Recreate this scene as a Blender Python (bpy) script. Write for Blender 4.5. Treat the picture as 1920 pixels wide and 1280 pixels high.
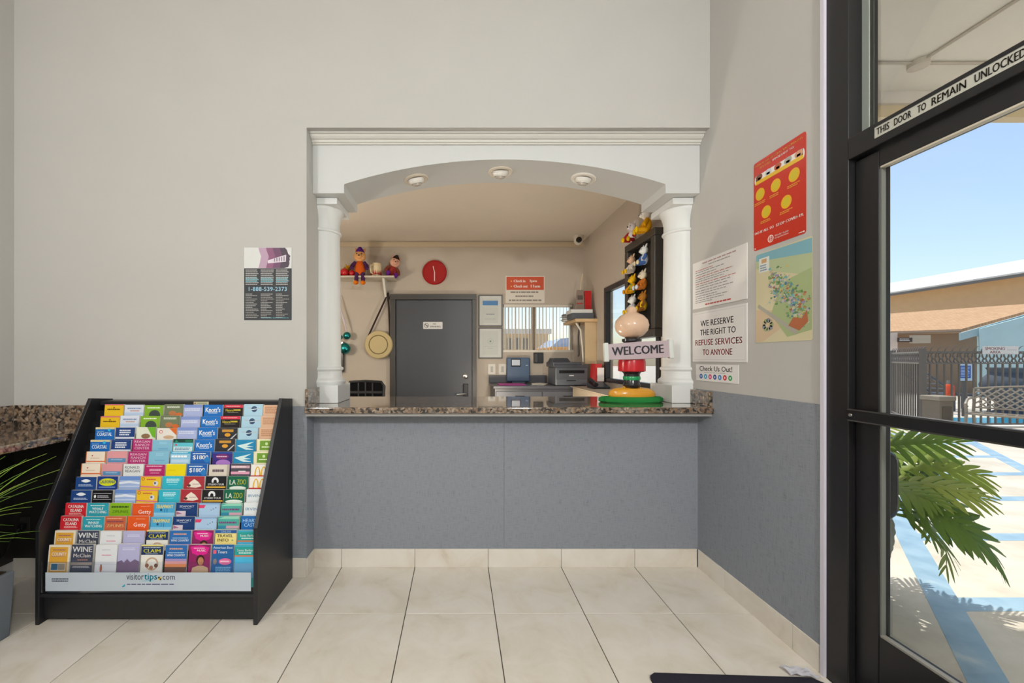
import bpy, bmesh, math, random
from mathutils import Vector, Matrix
random.seed(7)
S = bpy.context.scene
COL = S.collection
for o in list(bpy.data.objects): bpy.data.objects.remove(o)
# ------------------------------------------------------------------ camera, sky, sun, exposure
EYE = 1.335; F = 735.0; VX = 858.0; VY = 672.0
cam = bpy.data.cameras.new('camera'); cam.sensor_width = 36; cam.lens = F/1920*36
cam.shift_x = (960-VX)/1920; cam.shift_y = (VY-640)/1920; cam.clip_start = .02; cam.clip_end = 300
camo = bpy.data.objects.new('camera', cam); COL.objects.link(camo)
camo.location = (0, 0, EYE); camo.rotation_euler = (math.pi/2, 0, 0); S.camera = camo
S.view_settings.view_transform = 'Standard'; S.view_settings.look = 'None'
S.view_settings.exposure = 0.0; S.view_settings.gamma = 1; S.view_settings.use_curve_mapping = False
W = bpy.data.worlds.new('sky'); S.world = W; W.use_nodes = True
nt = W.node_tree; bg = nt.nodes['Background']; sk = nt.nodes.new('ShaderNodeTexSky')
sk.sky_type = 'NISHITA'; sk.sun_disc = False; sk.sun_elevation = math.radians(62); sk.sun_rotation = 0.2
sk.air_density = 1.0; sk.dust_density = 1.6; sk.ozone_density = 1.5
nt.links.new(sk.outputs[0], bg.inputs[0]); bg.inputs[1].default_value = 0.19
sun = bpy.data.lights.new('sun', 'SUN'); sun.energy = 4.3; sun.angle = .012; sun.color = (1, .95, .86)
suno = bpy.data.objects.new('sun', sun); COL.objects.link(suno); suno.location = (4, 6, 12)
suno.rotation_euler = Vector((.03, -.2, -1)).to_track_quat('-Z', 'Y').to_euler()
LOBBY_W = 164.0; OFFICE_W = 33.0; DESK_W = 30.0

# ------------------------------------------------------------------ colour + materials
def lin(c):
    c = c/255.0
    return c/12.92 if c <= .04045 else ((c+.055)/1.055)**2.4
def RGB(c):
    if isinstance(c, str):
        c = c.lstrip('#')
        if len(c) == 3: c = ''.join(q*2 for q in c)
        c = (int(c[0:2], 16), int(c[2:4], 16), int(c[4:6], 16))
    return (lin(c[0]), lin(c[1]), lin(c[2]), 1.0)
MATS = {}
def node_mat(name):
    m = bpy.data.materials.new(name); m.use_nodes = True
    t = m.node_tree; return m, t, t.nodes['Principled BSDF']
def plain(name, rough=.6, metal=0, bump=0, bscale=200, spec=.5, coat=0, vary=0):
    """a surface whose colour comes from the per-face print colour"""
    m, t, b = node_mat(name)
    a = t.nodes.new('ShaderNodeAttribute'); a.attribute_name = 'Col'
    b.inputs['Roughness'].default_value = rough; b.inputs['Metallic'].default_value = metal
    b.inputs['Specular IOR Level'].default_value = spec; b.inputs['Coat Weight'].default_value = coat
    src = a.outputs['Color']
    if bump or vary:
        tc = t.nodes.new('ShaderNodeTexCoord'); n = t.nodes.new('ShaderNodeTexNoise')
        n.inputs['Scale'].default_value = bscale; n.inputs['Detail'].default_value = 4
        t.links.new(tc.outputs['Object'], n.inputs['Vector'])
    if bump:
        bp = t.nodes.new('ShaderNodeBump'); bp.inputs['Strength'].default_value = bump; bp.inputs['Distance'].default_value = .002
        t.links.new(n.outputs['Fac'], bp.inputs['Height']); t.links.new(bp.outputs[0], b.inputs['Normal'])
    if vary:
        n2 = t.nodes.new('ShaderNodeTexNoise'); n2.inputs['Scale'].default_value = 3.1; n2.inputs['Detail'].default_value = 5
        t.links.new(tc.outputs['Object'], n2.inputs['Vector'])
        mx = t.nodes.new('ShaderNodeMix'); mx.data_type = 'RGBA'; mx.blend_type = 'MULTIPLY'
        rp = t.nodes.new('ShaderNodeValToRGB'); rp.color_ramp.elements[0].position = .3; rp.color_ramp.elements[1].position = .7
        rp.color_ramp.elements[0].color = (1-vary, 1-vary, 1-vary, 1)
        t.links.new(n2.outputs['Fac'], rp.inputs[0]); mx.inputs[0].default_value = 1
        t.links.new(src, mx.inputs[6]); t.links.new(rp.outputs[0], mx.inputs[7]); src = mx.outputs[2]
    t.links.new(src, b.inputs['Base Color'])
    MATS[name] = m; return m
plain('paint', .75, bump=.12, bscale=260, spec=.3, vary=.03)
plain('trim_paint', .42, spec=.4)
plain('paper', .5, spec=.35)
plain('gloss', .22, spec=.5, coat=.2)
plain('plastic', .4)
plain('satin_black', .38, spec=.45)
plain('fabric', .95, bump=.5, bscale=420, spec=.1)
plain('leaf', .45, spec=.4, vary=.15)
_t = MATS['leaf'].node_tree; _b = _t.nodes['Principled BSDF']; _tl = _t.nodes.new('ShaderNodeBsdfTranslucent'); _mx = _t.nodes.new('ShaderNodeMixShader'); _mx.inputs[0].default_value = .4
_t.links.new(_b.inputs['Base Color'].links[0].from_socket, _tl.inputs[0]); _t.links.new(_b.outputs[0], _mx.inputs[1]); _t.links.new(_tl.outputs[0], _mx.inputs[2]); _t.links.new(_mx.outputs[0], _t.nodes['Material Output'].inputs[0])
plain('metal', .3, metal=1)
plain('wood', .5, vary=.12)
plain('stucco', .9, bump=.6, bscale=60, spec=.15, vary=.06)
plain('mat_pile', 1.0, bump=1, bscale=700, spec=.05)
plain('turf', .9, bump=1, bscale=500, spec=.1, vary=.3)

def ramp_mat(name, build):
    m, t, b = node_mat(name); build(t, b); MATS[name] = m
def mapped(t, scale=(1, 1, 1)):
    tc = t.nodes.new('ShaderNodeTexCoord'); mp = t.nodes.new('ShaderNodeMapping'); mp.inputs['Scale'].default_value = scale
    t.links.new(tc.outputs['Object'], mp.inputs['Vector']); return mp.outputs[0]
def ramp(t, fac, stops, interp='LINEAR'):
    r = t.nodes.new('ShaderNodeValToRGB'); r.color_ramp.interpolation = interp
    e = r.color_ramp.elements
    while len(e) < len(stops): e.new(.5)
    for i, (p, c) in enumerate(stops): e[i].position = p; e[i].color = RGB(c)
    t.links.new(fac, r.inputs[0]); return r.outputs[0]
def g_granite(t, b):
    v = mapped(t)
    vo = t.nodes.new('ShaderNodeTexVoronoi'); vo.inputs['Scale'].default_value = 62; vo.inputs['Randomness'].default_value = 1
    ns = t.nodes.new('ShaderNodeTexNoise'); ns.inputs['Scale'].default_value = 55; ns.inputs['Detail'].default_value = 6
    ad = t.nodes.new('ShaderNodeMix'); ad.data_type = 'VECTOR'; ad.inputs[0].default_value = .03
    t.links.new(v, ns.inputs['Vector']); t.links.new(v, ad.inputs[4]); t.links.new(ns.outputs['Color'], ad.inputs[5])
    t.links.new(ad.outputs[1], vo.inputs['Vector'])
    c = ramp(t, vo.outputs['Color'], [(0, '#1c1814'), (.26, '#352e28'), (.34, '#7d6651'), (.6, '#a08a74'), (.7, '#6d6762'), (.82, '#b5a390'), (.95, '#2a2622')])
    mx = t.nodes.new('ShaderNodeMix'); mx.data_type = 'RGBA'; mx.blend_type = 'MULTIPLY'; mx.inputs[0].default_value = .8
    c2 = ramp(t, vo.outputs['Distance'], [(.0, '#fff'), (.55, '#e0d8d0'), (.8, '#4a4038')])
    t.links.new(c, mx.inputs[6]); t.links.new(c2, mx.inputs[7]); t.links.new(mx.outputs[2], b.inputs['Base Color'])
    b.inputs['Roughness'].default_value = .09; b.inputs['Coat Weight'].default_value = .9; b.inputs['Coat Roughness'].default_value = .03; b.inputs['Coat IOR'].default_value = 1.7
ramp_mat('granite', g_granite)
def g_tile(t, b):
    oi = t.nodes.new('ShaderNodeObjectInfo'); tc = t.nodes.new('ShaderNodeTexCoord')
    sc = t.nodes.new('ShaderNodeVectorMath'); sc.operation = 'SCALE'; sc.inputs['Scale'].default_value = 40
    cx = t.nodes.new('ShaderNodeCombineXYZ'); t.links.new(oi.outputs['Random'], cx.inputs[0]); t.links.new(oi.outputs['Random'], cx.inputs[1])
    t.links.new(cx.outputs[0], sc.inputs[0])
    av = t.nodes.new('ShaderNodeVectorMath'); t.links.new(tc.outputs['Object'], av.inputs[0]); t.links.new(sc.outputs[0], av.inputs[1])
    n = t.nodes.new('ShaderNodeTexNoise'); n.inputs['Scale'].default_value = 4.5; n.inputs['Detail'].default_value = 7; n.inputs['Roughness'].default_value = .62; n.inputs['Distortion'].default_value = .6
    t.links.new(av.outputs[0], n.inputs['Vector'])
    c = ramp(t, n.outputs['Fac'], [(.25, '#cabfae'), (.42, '#d8d0c3'), (.55, '#ded7cd'), (.75, '#e3ded6')])
    t.links.new(c, b.inputs['Base Color']); b.inputs['Roughness'].default_value = .34; b.inputs['Specular IOR Level'].default_value = .4
ramp_mat('floor_tile', g_tile)
def g_weave(base, dark):
    def g(t, b):
        v1 = mapped(t, (22, 22, 420)); v2 = mapped(t, (380, 380, 18))
        n1 = t.nodes.new('ShaderNodeTexNoise'); n1.inputs['Scale'].default_value = 1; n1.inputs['Detail'].default_value = 3
        n2 = t.nodes.new('ShaderNodeTexNoise'); n2.inputs['Scale'].default_value = 1; n2.inputs['Detail'].default_value = 3
        t.links.new(v1, n1.inputs['Vector']); t.links.new(v2, n2.inputs['Vector'])
        m = t.nodes.new('ShaderNodeMath'); m.operation = 'ADD'; t.links.new(n1.outputs['Fac'], m.inputs[0]); t.links.new(n2.outputs['Fac'], m.inputs[1])
        h = t.nodes.new('ShaderNodeMath'); h.operation = 'MULTIPLY'; h.inputs[1].default_value = .5; t.links.new(m.outputs[0], h.inputs[0])
        t.links.new(ramp(t, h.outputs[0], [(.34, dark), (.5, base), (.66, base)]), b.inputs['Base Color'])
        bp = t.nodes.new('ShaderNodeBump'); bp.inputs['Strength'].default_value = .25; bp.inputs['Distance'].default_value = .001
        t.links.new(h.outputs[0], bp.inputs['Height']); t.links.new(bp.outputs[0], b.inputs['Normal'])
        b.inputs['Roughness'].default_value = .7; b.inputs['Specular IOR Level'].default_value = .25
    return g
ramp_mat('wallcovering', g_weave('#8b9098', '#747980'))
def g_conc(t, b):
    v = mapped(t); n = t.nodes.new('ShaderNodeTexNoise'); n.inputs['Scale'].default_value = 1.3; n.inputs['Detail'].default_value = 9; n.inputs['Roughness'].default_value = .7
    t.links.new(v, n.inputs['Vector'])
    t.links.new(ramp(t, n.outputs['Fac'], [(.3, '#b3a898'), (.5, '#cbc2b5'), (.7, '#d8d1c6')]), b.inputs['Base Color']); b.inputs['Roughness'].default_value = .9
ramp_mat('concrete', g_conc)
def g_paintline(t, b):
    v = mapped(t); n = t.nodes.new('ShaderNodeTexNoise'); n.inputs['Scale'].default_value = 6; n.inputs['Detail'].default_value = 8
    t.links.new(v, n.inputs['Vector'])
    t.links.new(ramp(t, n.outputs['Fac'], [(.35, '#7f9db4'), (.6, '#93aec2'), (.75, '#b9c4c9')]), b.inputs['Base Color']); b.inputs['Roughness'].default_value = .8
ramp_mat('blue_line_paint', g_paintline)
def g_shingle(t, b):
    v = mapped(t, (1, 1, 1)); br = t.nodes.new('ShaderNodeTexBrick'); br.inputs['Scale'].default_value = 3
    br.inputs['Color1'].default_value = RGB('#c9a27c'); br.inputs['Color2'].default_value = RGB('#b98f69'); br.inputs['Mortar'].default_value = RGB('#8d6c50'); br.inputs['Mortar Size'].default_value = .012
    t.links.new(v, br.inputs['Vector']); t.links.new(br.outputs[0], b.inputs['Base Color']); b.inputs['Roughness'].default_value = .95
ramp_mat('shingle', g_shingle)
def g_water(t, b):
    b.inputs['Base Color'].default_value = RGB('#3f9fc4'); b.inputs['Roughness'].default_value = .08
    v = mapped(t); n = t.nodes.new('ShaderNodeTexNoise'); n.inputs['Scale'].default_value = 3; t.links.new(v, n.inputs['Vector'])
    bp = t.nodes.new('ShaderNodeBump'); bp.inputs['Strength'].default_value = .3; t.links.new(n.outputs['Fac'], bp.inputs['Height']); t.links.new(bp.outputs[0], b.inputs['Normal'])
ramp_mat('pool_water', g_water)
def g_glass(tint, amount):
    def g(t, b):
        out = t.nodes['Material Output']; t.nodes.remove(b)
        tr = t.nodes.new('ShaderNodeBsdfTransparent'); tr.inputs[0].default_value = tint
        gl = t.nodes.new('ShaderNodeBsdfGlossy'); gl.inputs['Roughness'].default_value = .02
        fr = t.nodes.new('ShaderNodeFresnel'); fr.inputs[0].default_value = 1.35
        mu = t.nodes.new('ShaderNodeMath'); mu.operation = 'MULTIPLY'; mu.inputs[1].default_value = amount; t.links.new(fr.outputs[0], mu.inputs[0])
        mx = t.nodes.new('ShaderNodeMixShader'); t.links.new(mu.outputs[0], mx.inputs[0]); t.links.new(tr.outputs[0], mx.inputs[1]); t.links.new(gl.outputs[0], mx.inputs[2])
        t.links.new(mx.outputs[0], out.inputs[0])
    return g
ramp_mat('glass', g_glass((.96, .98, .97, 1), .3))
ramp_mat('acrylic', g_glass((.97, .98, 1, 1), .35))
def g_emit(col, s):
    def g(t, b):
        b.inputs['Base Color'].default_value = col; b.inputs['Emission Color'].default_value = col; b.inputs['Emission Strength'].default_value = s
    return g
ramp_mat('lamp_glass', g_glass((.98, .97, .95, 1), .3))

# ------------------------------------------------------------------ mesh builder
_txt = {}
def glyphs(s):
    k = s
    if k in _txt: return _txt[k]
    cu = bpy.data.curves.new('t', 'FONT'); cu.body = s; cu.size = 1; cu.resolution_u = 2; cu.fill_mode = 'FRONT'
    ob = bpy.data.objects.new('t', cu); COL.objects.link(ob)
    dg = bpy.context.evaluated_depsgraph_get()
    me = bpy.data.meshes.new_from_object(ob.evaluated_get(dg))
    vs = [(v.co.x, v.co.y) for v in me.vertices]; fs = [tuple(p.vertices) for p in me.polygons]
    bpy.data.objects.remove(ob); bpy.data.curves.remove(cu); bpy.data.meshes.remove(me)
    x0 = min(v[0] for v in vs); x1 = max(v[0] for v in vs); y0 = min(v[1] for v in vs); y1 = max(v[1] for v in vs)
    vs = [((x-x0)/(x1-x0), (y-y0)/(y1-y0)) for x, y in vs]
    _txt[k] = (vs, fs, (x1-x0)/(y1-y0)); return _txt[k]

class MB:
    def __init__(s, col='#888'): s.v = []; s.f = []; s.c = []; s.sm = []; s.col = RGB(col); s.M = None
    def color(s, c): s.col = RGB(c); return s
    def frame(s, o, u, v):
        u = Vector(u).normalized(); v = Vector(v).normalized(); n = u.cross(v)
        s.M = Matrix(((u.x, v.x, n.x, o[0]), (u.y, v.y, n.y, o[1]), (u.z, v.z, n.z, o[2]), (0, 0, 0, 1))); return s
    def matrix(s, M): s.M = M; return s
    def add(s, vs, fs, col=None, smooth=False):
        b = len(s.v); c = s.col if col is None else RGB(col)
        for p in vs:
            p = Vector(p); s.v.append(s.M @ p if s.M else p)
        for f in fs: s.f.append(tuple(i+b for i in f)); s.c.append(c); s.sm.append(smooth)
        return s
    def box(s, x0, x1, y0, y1, z0, z1, col=None):
        vs = [(x0, y0, z0), (x1, y0, z0), (x1, y1, z0), (x0, y1, z0), (x0, y0, z1), (x1, y0, z1), (x1, y1, z1), (x0, y1, z1)]
        return s.add(vs, [(0, 3, 2, 1), (4, 5, 6, 7), (0, 1, 5, 4), (1, 2, 6, 5), (2, 3, 7, 6), (3, 0, 4, 7)], col)
    def hexa(s, bot, top, col=None):
        return s.add(list(bot)+list(top), [(0, 3, 2, 1), (4, 5, 6, 7), (0, 1, 5, 4), (1, 2, 6, 5), (2, 3, 7, 6), (3, 0, 4, 7)], col)
    def prism(s, pts, d, col=None, axis='n'):
        """outline pts in local xy (ccw), extruded by d along local z (axis n) or world x"""
        n = len(pts)
        if axis == 'x': vs = [(d[0], a, b) for a, b in pts]+[(d[1], a, b) for a, b in pts]
        elif axis == 'y': vs = [(a, d[0], b) for a, b in pts]+[(a, d[1], b) for a, b in pts]
        else: vs = [(a, b, d[0]) for a, b in pts]+[(a, b, d[1]) for a, b in pts]
        fs = [tuple(range(n-1, -1, -1)), tuple(range(n, 2*n))]+[(i, (i+1) % n, n+(i+1) % n, n+i) for i in range(n)]
        return s.add(vs, fs, col)
    def lathe(s, prof, c=(0, 0, 0), segs=24, a0=0, a1=2*math.pi, col=None, smooth=True, mod=None):
        full = abs(a1-a0-2*math.pi) < 1e-6; m = segs if full else segs+1; vs = []
        for r, z in prof:
            for i in range(m):
                a = a0+(a1-a0)*i/segs; rr = r*(mod(a, z) if mod else 1)
                vs.append((c[0]+rr*math.cos(a), c[1]+rr*math.sin(a), c[2]+z))
        fs = []
        for j in range(len(prof)-1):
            for i in range(segs):
                k = (i+1) % m; fs.append((j*m+i, j*m+k, (j+1)*m+k, (j+1)*m+i))
        if full:
            fs.append(tuple(range(m-1, -1, -1))); fs.append(tuple((len(prof)-1)*m+i for i in range(m)))
        return s.add(vs, fs, col, smooth)
    def tube(s, pts, r, segs=8, col=None, caps=True, smooth=True):
        pts = [Vector(p) for p in pts]; n = len(pts); rs = r if isinstance(r, (list, tuple)) else [r]*n
        vs = []; up = Vector((0, 0, 1)); prev = None
        for i, p in enumerate(pts):
            t = (pts[min(i+1, n-1)]-pts[max(i-1, 0)])
            if t.length < 1e-9: t = Vector((0, 0, 1))
            t.normalize()
            if prev is None:
                a = up if abs(t.dot(up)) < .95 else Vector((1, 0, 0)); u = t.cross(a).normalized()
            else: u = (prev-t*prev.dot(t)).normalized()
            prev = u; w = t.cross(u)
            for k in range(segs):
                a = 2*math.pi*k/segs; vs.append(p+(u*math.cos(a)+w*math.sin(a))*rs[i])
        fs = [(i*segs+k, i*segs+(k+1) % segs, (i+1)*segs+(k+1) % segs, (i+1)*segs+k) for i in range(n-1) for k in range(segs)]
        if caps: fs += [tuple(range(segs-1, -1, -1)), tuple((n-1)*segs+k for k in range(segs))]
        return s.add(vs, fs, col, smooth)
    def ball(s, c, r, col=None, segs=16, rings=10):
        r = r if isinstance(r, (list, tuple)) else (r, r, r); vs = [(c[0], c[1], c[2]-r[2])]
        for j in range(1, rings):
            a = -math.pi/2+math.pi*j/rings
            for i in range(segs):
                b = 2*math.pi*i/segs; vs.append((c[0]+r[0]*math.cos(a)*math.cos(b), c[1]+r[1]*math.cos(a)*math.sin(b), c[2]+r[2]*math.sin(a)))
        vs.append((c[0], c[1], c[2]+r[2])); fs = [(0, 1+(i+1) % segs, 1+i) for i in range(segs)]
        for j in range(rings-2):
            for i in range(segs): fs.append((1+j*segs+i, 1+j*segs+(i+1) % segs, 1+(j+1)*segs+(i+1) % segs, 1+(j+1)*segs+i))
        L = len(vs)-1; b0 = 1+(rings-2)*segs
        fs += [(b0+i, b0+(i+1) % segs, L) for i in range(segs)]
        return s.add(vs, fs, col, True)
    # flat print, in the local frame's xy plane
    def rect(s, x0, y0, x1, y1, col, k=1): z = .0004*k; return s.add([(x0, y0, z), (x1, y0, z), (x1, y1, z), (x0, y1, z)], [(0, 1, 2, 3)], col)
    def flat(s, pts, col, k=1): z = .0004*k; return s.add([(a, b, z) for a, b in pts], [tuple(range(len(pts)))], col)
    def disc(s, cx, cy, rx, col, k=1, ry=None, n=20, a0=0, a1=2*math.pi):
        ry = rx if ry is None else ry
        return s.flat([(cx+rx*math.cos(a0+(a1-a0)*i/n), cy+ry*math.sin(a0+(a1-a0)*i/n)) for i in range(n+(0 if abs(a1-a0-2*math.pi) < 1e-6 else 1))], col, k)
    def ring(s, cx, cy, r, w, col, k=1, n=24):
        z = .0004*k; vs = []
        for i in range(n):
            a = 2*math.pi*i/n; vs += [(cx+r*math.cos(a), cy+r*math.sin(a), z), (cx+(r-w)*math.cos(a), cy+(r-w)*math.sin(a), z)]
        return s.add(vs, [(2*i, 2*((i+1) % n), 2*((i+1) % n)+1, 2*i+1) for i in range(n)], col)
    def text(s, t, x0, y0, x1, y1, col, k=2, bold=0.0):
        vs, fs, _ = glyphs(t); z = .0004*k; hgt = y1-y0
        for q in ((-1, 1) if bold else (0,)): s.add([(x0+(x1-x0)*a+q*bold*hgt*2.2, y0+hgt*b, z) for a, b in vs], fs, col)
        return s
    def lines(s, x0, y0, x1, y1, n, col, k=2, fill=.5, rag=.3, seed=1):
        """rows of print too small to read"""
        R = random.Random(seed); st = (y1-y0)/n
        for i in range(n):
            xe = x1-(x1-x0)*rag*R.random(); y = y1-(i+.75)*st; x = x0
            while x < xe-.001:
                wl = (x1-x0)*(.06+.12*R.random()); s.rect(x, y, min(x+wl, xe), y+st*fill, col, k); x += wl+(x1-x0)*.02
        return s
    def build(s, name, mat='plastic', parent=None, label=None, cat=None, group=None, kind=None, bevel=0, origin=None, sharp=35, seg=2):
        me = bpy.data.meshes.new(name)
        if parent is not None:
            o = Vector((0, 0, 0)); q = parent
            while q is not None: o += q.location; q = q.parent
        elif origin is not None: o = Vector(origin)
        else:
            xs = [p.x for p in s.v]; ys = [p.y for p in s.v]; zs = [p.z for p in s.v]
            o = Vector(((min(xs)+max(xs))/2, (min(ys)+max(ys))/2, min(zs)))
        me.from_pydata([tuple(p-o) for p in s.v], [], s.f)
        at = me.color_attributes.new('Col', 'FLOAT_COLOR', 'CORNER'); buf = []
        for f, c in zip(s.f, s.c): buf += list(c)*len(f)
        at.data.foreach_set('color', buf)
        me.polygons.foreach_set('use_smooth', s.sm)
        if any(s.sm): me.set_sharp_from_angle(angle=math.radians(sharp))
        me.materials.append(MATS[mat] if isinstance(mat, str) else mat); me.update()
        ob = bpy.data.objects.new(name, me); COL.objects.link(ob)
        if parent is not None: ob.parent = parent
        else: ob.location = o
        if bevel:
            b = ob.modifiers.new('bevel', 'BEVEL'); b.width = bevel; b.segments = seg; b.limit_method = 'ANGLE'; b.angle_limit = math.radians(40)
        tag(ob, label, cat, group, kind); return ob
def tag(o, label=None, cat=None, group=None, kind=None):
    if label: o['label'] = label
    if cat: o['category'] = cat
    if group: o['group'] = group
    if kind: o['kind'] = kind
    return o
def thing(name, loc, label, cat, group=None, kind=None):
    o = bpy.data.objects.new(name, None); COL.objects.link(o); o.location = loc; o.empty_display_size = .05
    return tag(o, label, cat, group, kind)
def share(src, loc, parent=None, name=None, label=None):
    c = src.copy(); COL.objects.link(c); c.location = loc
    c.parent = parent if parent is not None else src.parent
    if label: c['label'] = label
    return c
def bw(px, py, Y=4.81): return ((px-VX)/F*Y, EYE-(py-VY)*Y/F)
def XF(px, Y): return (px-VX)/F*Y
def ZF(py, Y): return EYE-(py-VY)*Y/F

# ------------------------------------------------------------------ room constants
YW = 2.40; XR = 1.545; XL = -2.715; XJ = -.925; YN = 2.516; YB = 4.81; ZC = 3.7; ZO = 2.78; YR = -2.6
WALL = '#bcbab6'; TAN = '#bcb1a3'
# ---- floor with tiles
floor = MB('#4f4942').box(XL-.2, XR+.02, YR-.2, 2.55, -.06, -.004).build('floor', 'stucco', label='lobby floor of large beige stone tiles with thin dark joints', kind='structure')
P = .469; J = .0022; TX0 = .1955; TY0 = 2.053
tile0 = None
def tile_mesh(w, d): return MB('#c8bca8').box(-w/2, w/2, -d/2, d/2, -.008, 0)
tcache = {}
def put_tile(x0, x1, y0, y1):
    w = round(x1-x0, 4); d = round(y1-y0, 4)
    if w < .02 or d < .02: return
    cx, cy = (x0+x1)/2, (y0+y1)/2
    if (w, d) not in tcache:
        o = tile_mesh(w, d).build('tile', 'floor_tile', bevel=.0012, seg=1, origin=(0, 0, 0)); o.parent = floor; tcache[(w, d)] = o
    else: o = share(tcache[(w, d)], (0, 0, 0), floor)
    o.location = Vector((cx, cy, 0))-floor.location
for i in range(-7, 4):
    for j in range(-10, 2):
        x0 = max(TX0+i*P, XL); x1 = min(TX0+(i+1)*P, XR); y0 = max(TY0+j*P-P, YR); y1 = min(TY0+j*P, 2.525)
        y0 += J; y1 -= J; x0 += J; x1 -= J
        if x1 <= x0 or y1 <= y0: continue
        if y1 > YW and x0 < XJ:
            if x1 > XJ+.05: put_tile(XJ, x1, y0, y1); put_tile(x0, XJ, y0, YW)
            else: put_tile(x0, x1, y0, YW)
        else: put_tile(x0, x1, y0, y1)
MB('#a09484').box(-2.4, XR, 2.7, YB+.02, -.06, 0).build('floor', 'stucco', label='floor of the office behind the counter', kind='structure')
# ---- walls
m = MB(WALL).box(XL-.2, XJ, YW, 2.86, 0, ZC); m.box(XJ, XR+.16, YW, 2.86, 2.748, ZC)
m.build('wall_back', 'paint', label='pale greige painted wall around the reception opening', kind='structure')
MB(WALL).box(XL-.2, XL, YR-.2, YW, 0, ZC).build('wall_left', 'paint', label='pale greige wall at the far left above the granite shelf', kind='structure')
m = MB(WALL).box(XL-.2, XR+.2, YR-.2, YR, 0, ZC).build('wall_front', 'paint', label='painted wall behind the photographer', kind='structure')
YD = 1.646
W2Y0, W2Y1, W2Z0, W2Z1 = 2.98, 4.1, 1.095, 2.07
m = MB(WALL).box(XR, XR+.16, YD, YW, 0, ZC); m.box(XR, XR+.16, YW, 2.86, 0, 2.748)
m.build('wall_right', 'paint', label='greige painted wall with posters beside the entrance', kind='structure')
m = MB(TAN).box(XR, XR+.08, 2.86, W2Y0, 0, ZO+.3); m.box(XR, XR+.08, W2Y1, YB+.15, 0, ZO+.3); m.box(XR, XR+.08, W2Y0, W2Y1, 0, W2Z0); m.box(XR, XR+.08, W2Y0, W2Y1, W2Z1, ZO+.3)
m.build('wall_right', 'paint', label='tan office side wall with dark framed sliding window', kind='structure')
# office shell
(WX0, wz1), (WX1, wz0) = bw(943, 570), bw(1075, 658)
m = MB(TAN).box(-2.5, WX0, YB, YB+.15, 0, ZO+.3); m.box(WX1, XR, YB, YB+.15, 0, ZO+.3); m.box(WX0, WX1, YB, YB+.15, 0, wz0); m.box(WX0, WX1, YB, YB+.15, wz1, ZO+.3)
m.build('wall_back', 'paint', label='tan rear wall of the office with grey door and window', kind='structure')
MB(TAN).box(-2.5, -2.35, 2.86, YB, 0, ZO+.3).build('wall_left', 'paint', label='tan side wall of the office behind the left column', kind='structure')
MB('#d9cfc0').box(-2.5, XR+.16, 2.86, YB+.15, ZO, ZO+.15).build('ceiling', 'paint', label='cream ceiling of the office seen through the arch', kind='structure')
MB('#c6b69c').box(-2.35, XR, YB-.012, YB, ZF(463, YB), ZF(454, YB)).build('trim_1', 'trim_paint', label='thin cream trim strip along the top of the office rear wall', kind='structure')
MB('#d8d4cc').box(XL-.2, XR+.2, YR-.2, YW+.4, ZC, ZC+.15).build('ceiling', 'paint', label='white lobby ceiling above the frame', kind='structure')

# ---- wall covering (grey woven) on the lower walls
m = MB().box(-2.0, XJ, YW-.003, YW, .11, 1.044); m.box(XJ, XJ+.003, YW-.003, YN, .11, .99)
m.build('trim_2', 'wallcovering', label='strip of grey woven wallcovering between brochure rack and counter', kind='structure')
seam = XF(945, YN)
m = MB().box(XJ, seam-.0006, YN, 2.70, 0, .985).box(seam+.0006, XR, YN, 2.70, 0, .985)
m.build('wall_counter', 'wallcovering', label='half wall under the counter clad in grey woven wallcovering', kind='structure')
MB().box(XR-.004, XR, YD+.02, YN+.02, .11, 1.14).build('trim_3', 'wallcovering', label='grey woven wallcovering on the lower right wall', kind='structure')
MB('#262421').box(XL, -2.0, YW-.004, YW, .1, .89).box(XL, XL+.004, -.6, YW, .1, .89).build('trim_4', 'satin_black', label='black panel under the granite shelf at left', kind='structure')
MB('#cfcbd6').box(XR-.012, XR+.0, YD-.004, YD+.012, 0, ZC).build('trim_5', 'trim_paint', label='thin white corner bead where the wall meets the door frame', kind='structure')
# ---- baseboards of cut tile
def baseboard(name, label, segs, axis, face, h=.1164, t=.009):
    root = thing(name, (0, 0, 0), label, None, kind='structure')
    a0, b0 = segs[0]; root.location = ((a0, face, 0) if axis == 'x' else (face, a0, 0))
    for a, b in segs:
        a += .001; b -= .001
        m = MB('#cdc2b0')
        if axis == 'x': m.box(a, b, face-t, face, 0, h)
        else: m.box(face-t, face, a, b, 0, h)
        m.build('tile', 'floor_tile', root, bevel=.0015, seg=1)
    return root
js = [XJ+.002]+[TX0+k*P for k in (-2, -1, 0, 1, 2)]+[XR-.012]
baseboard('baseboard_back', 'beige tile skirting under the counter front', list(zip(js[:-1], js[1:])), 'x', YN)
baseboard('baseboard_right', 'beige tile skirting along the right wall', [(YD+.02, 1.80), (1.80, 2.262), (2.262, YN-.01)], 'y', XR)
baseboard('baseboard_left', 'beige tile skirting behind the brochure rack', [(XL, -2.2), (-2.2, -1.73), (-1.73, -1.26), (-1.26, XJ)], 'x', YW)
baseboard('baseboard_niche', 'short beige tile skirting on the niche return', [(YW-.009, YN-.01)], 'y', XJ+.009)

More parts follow.
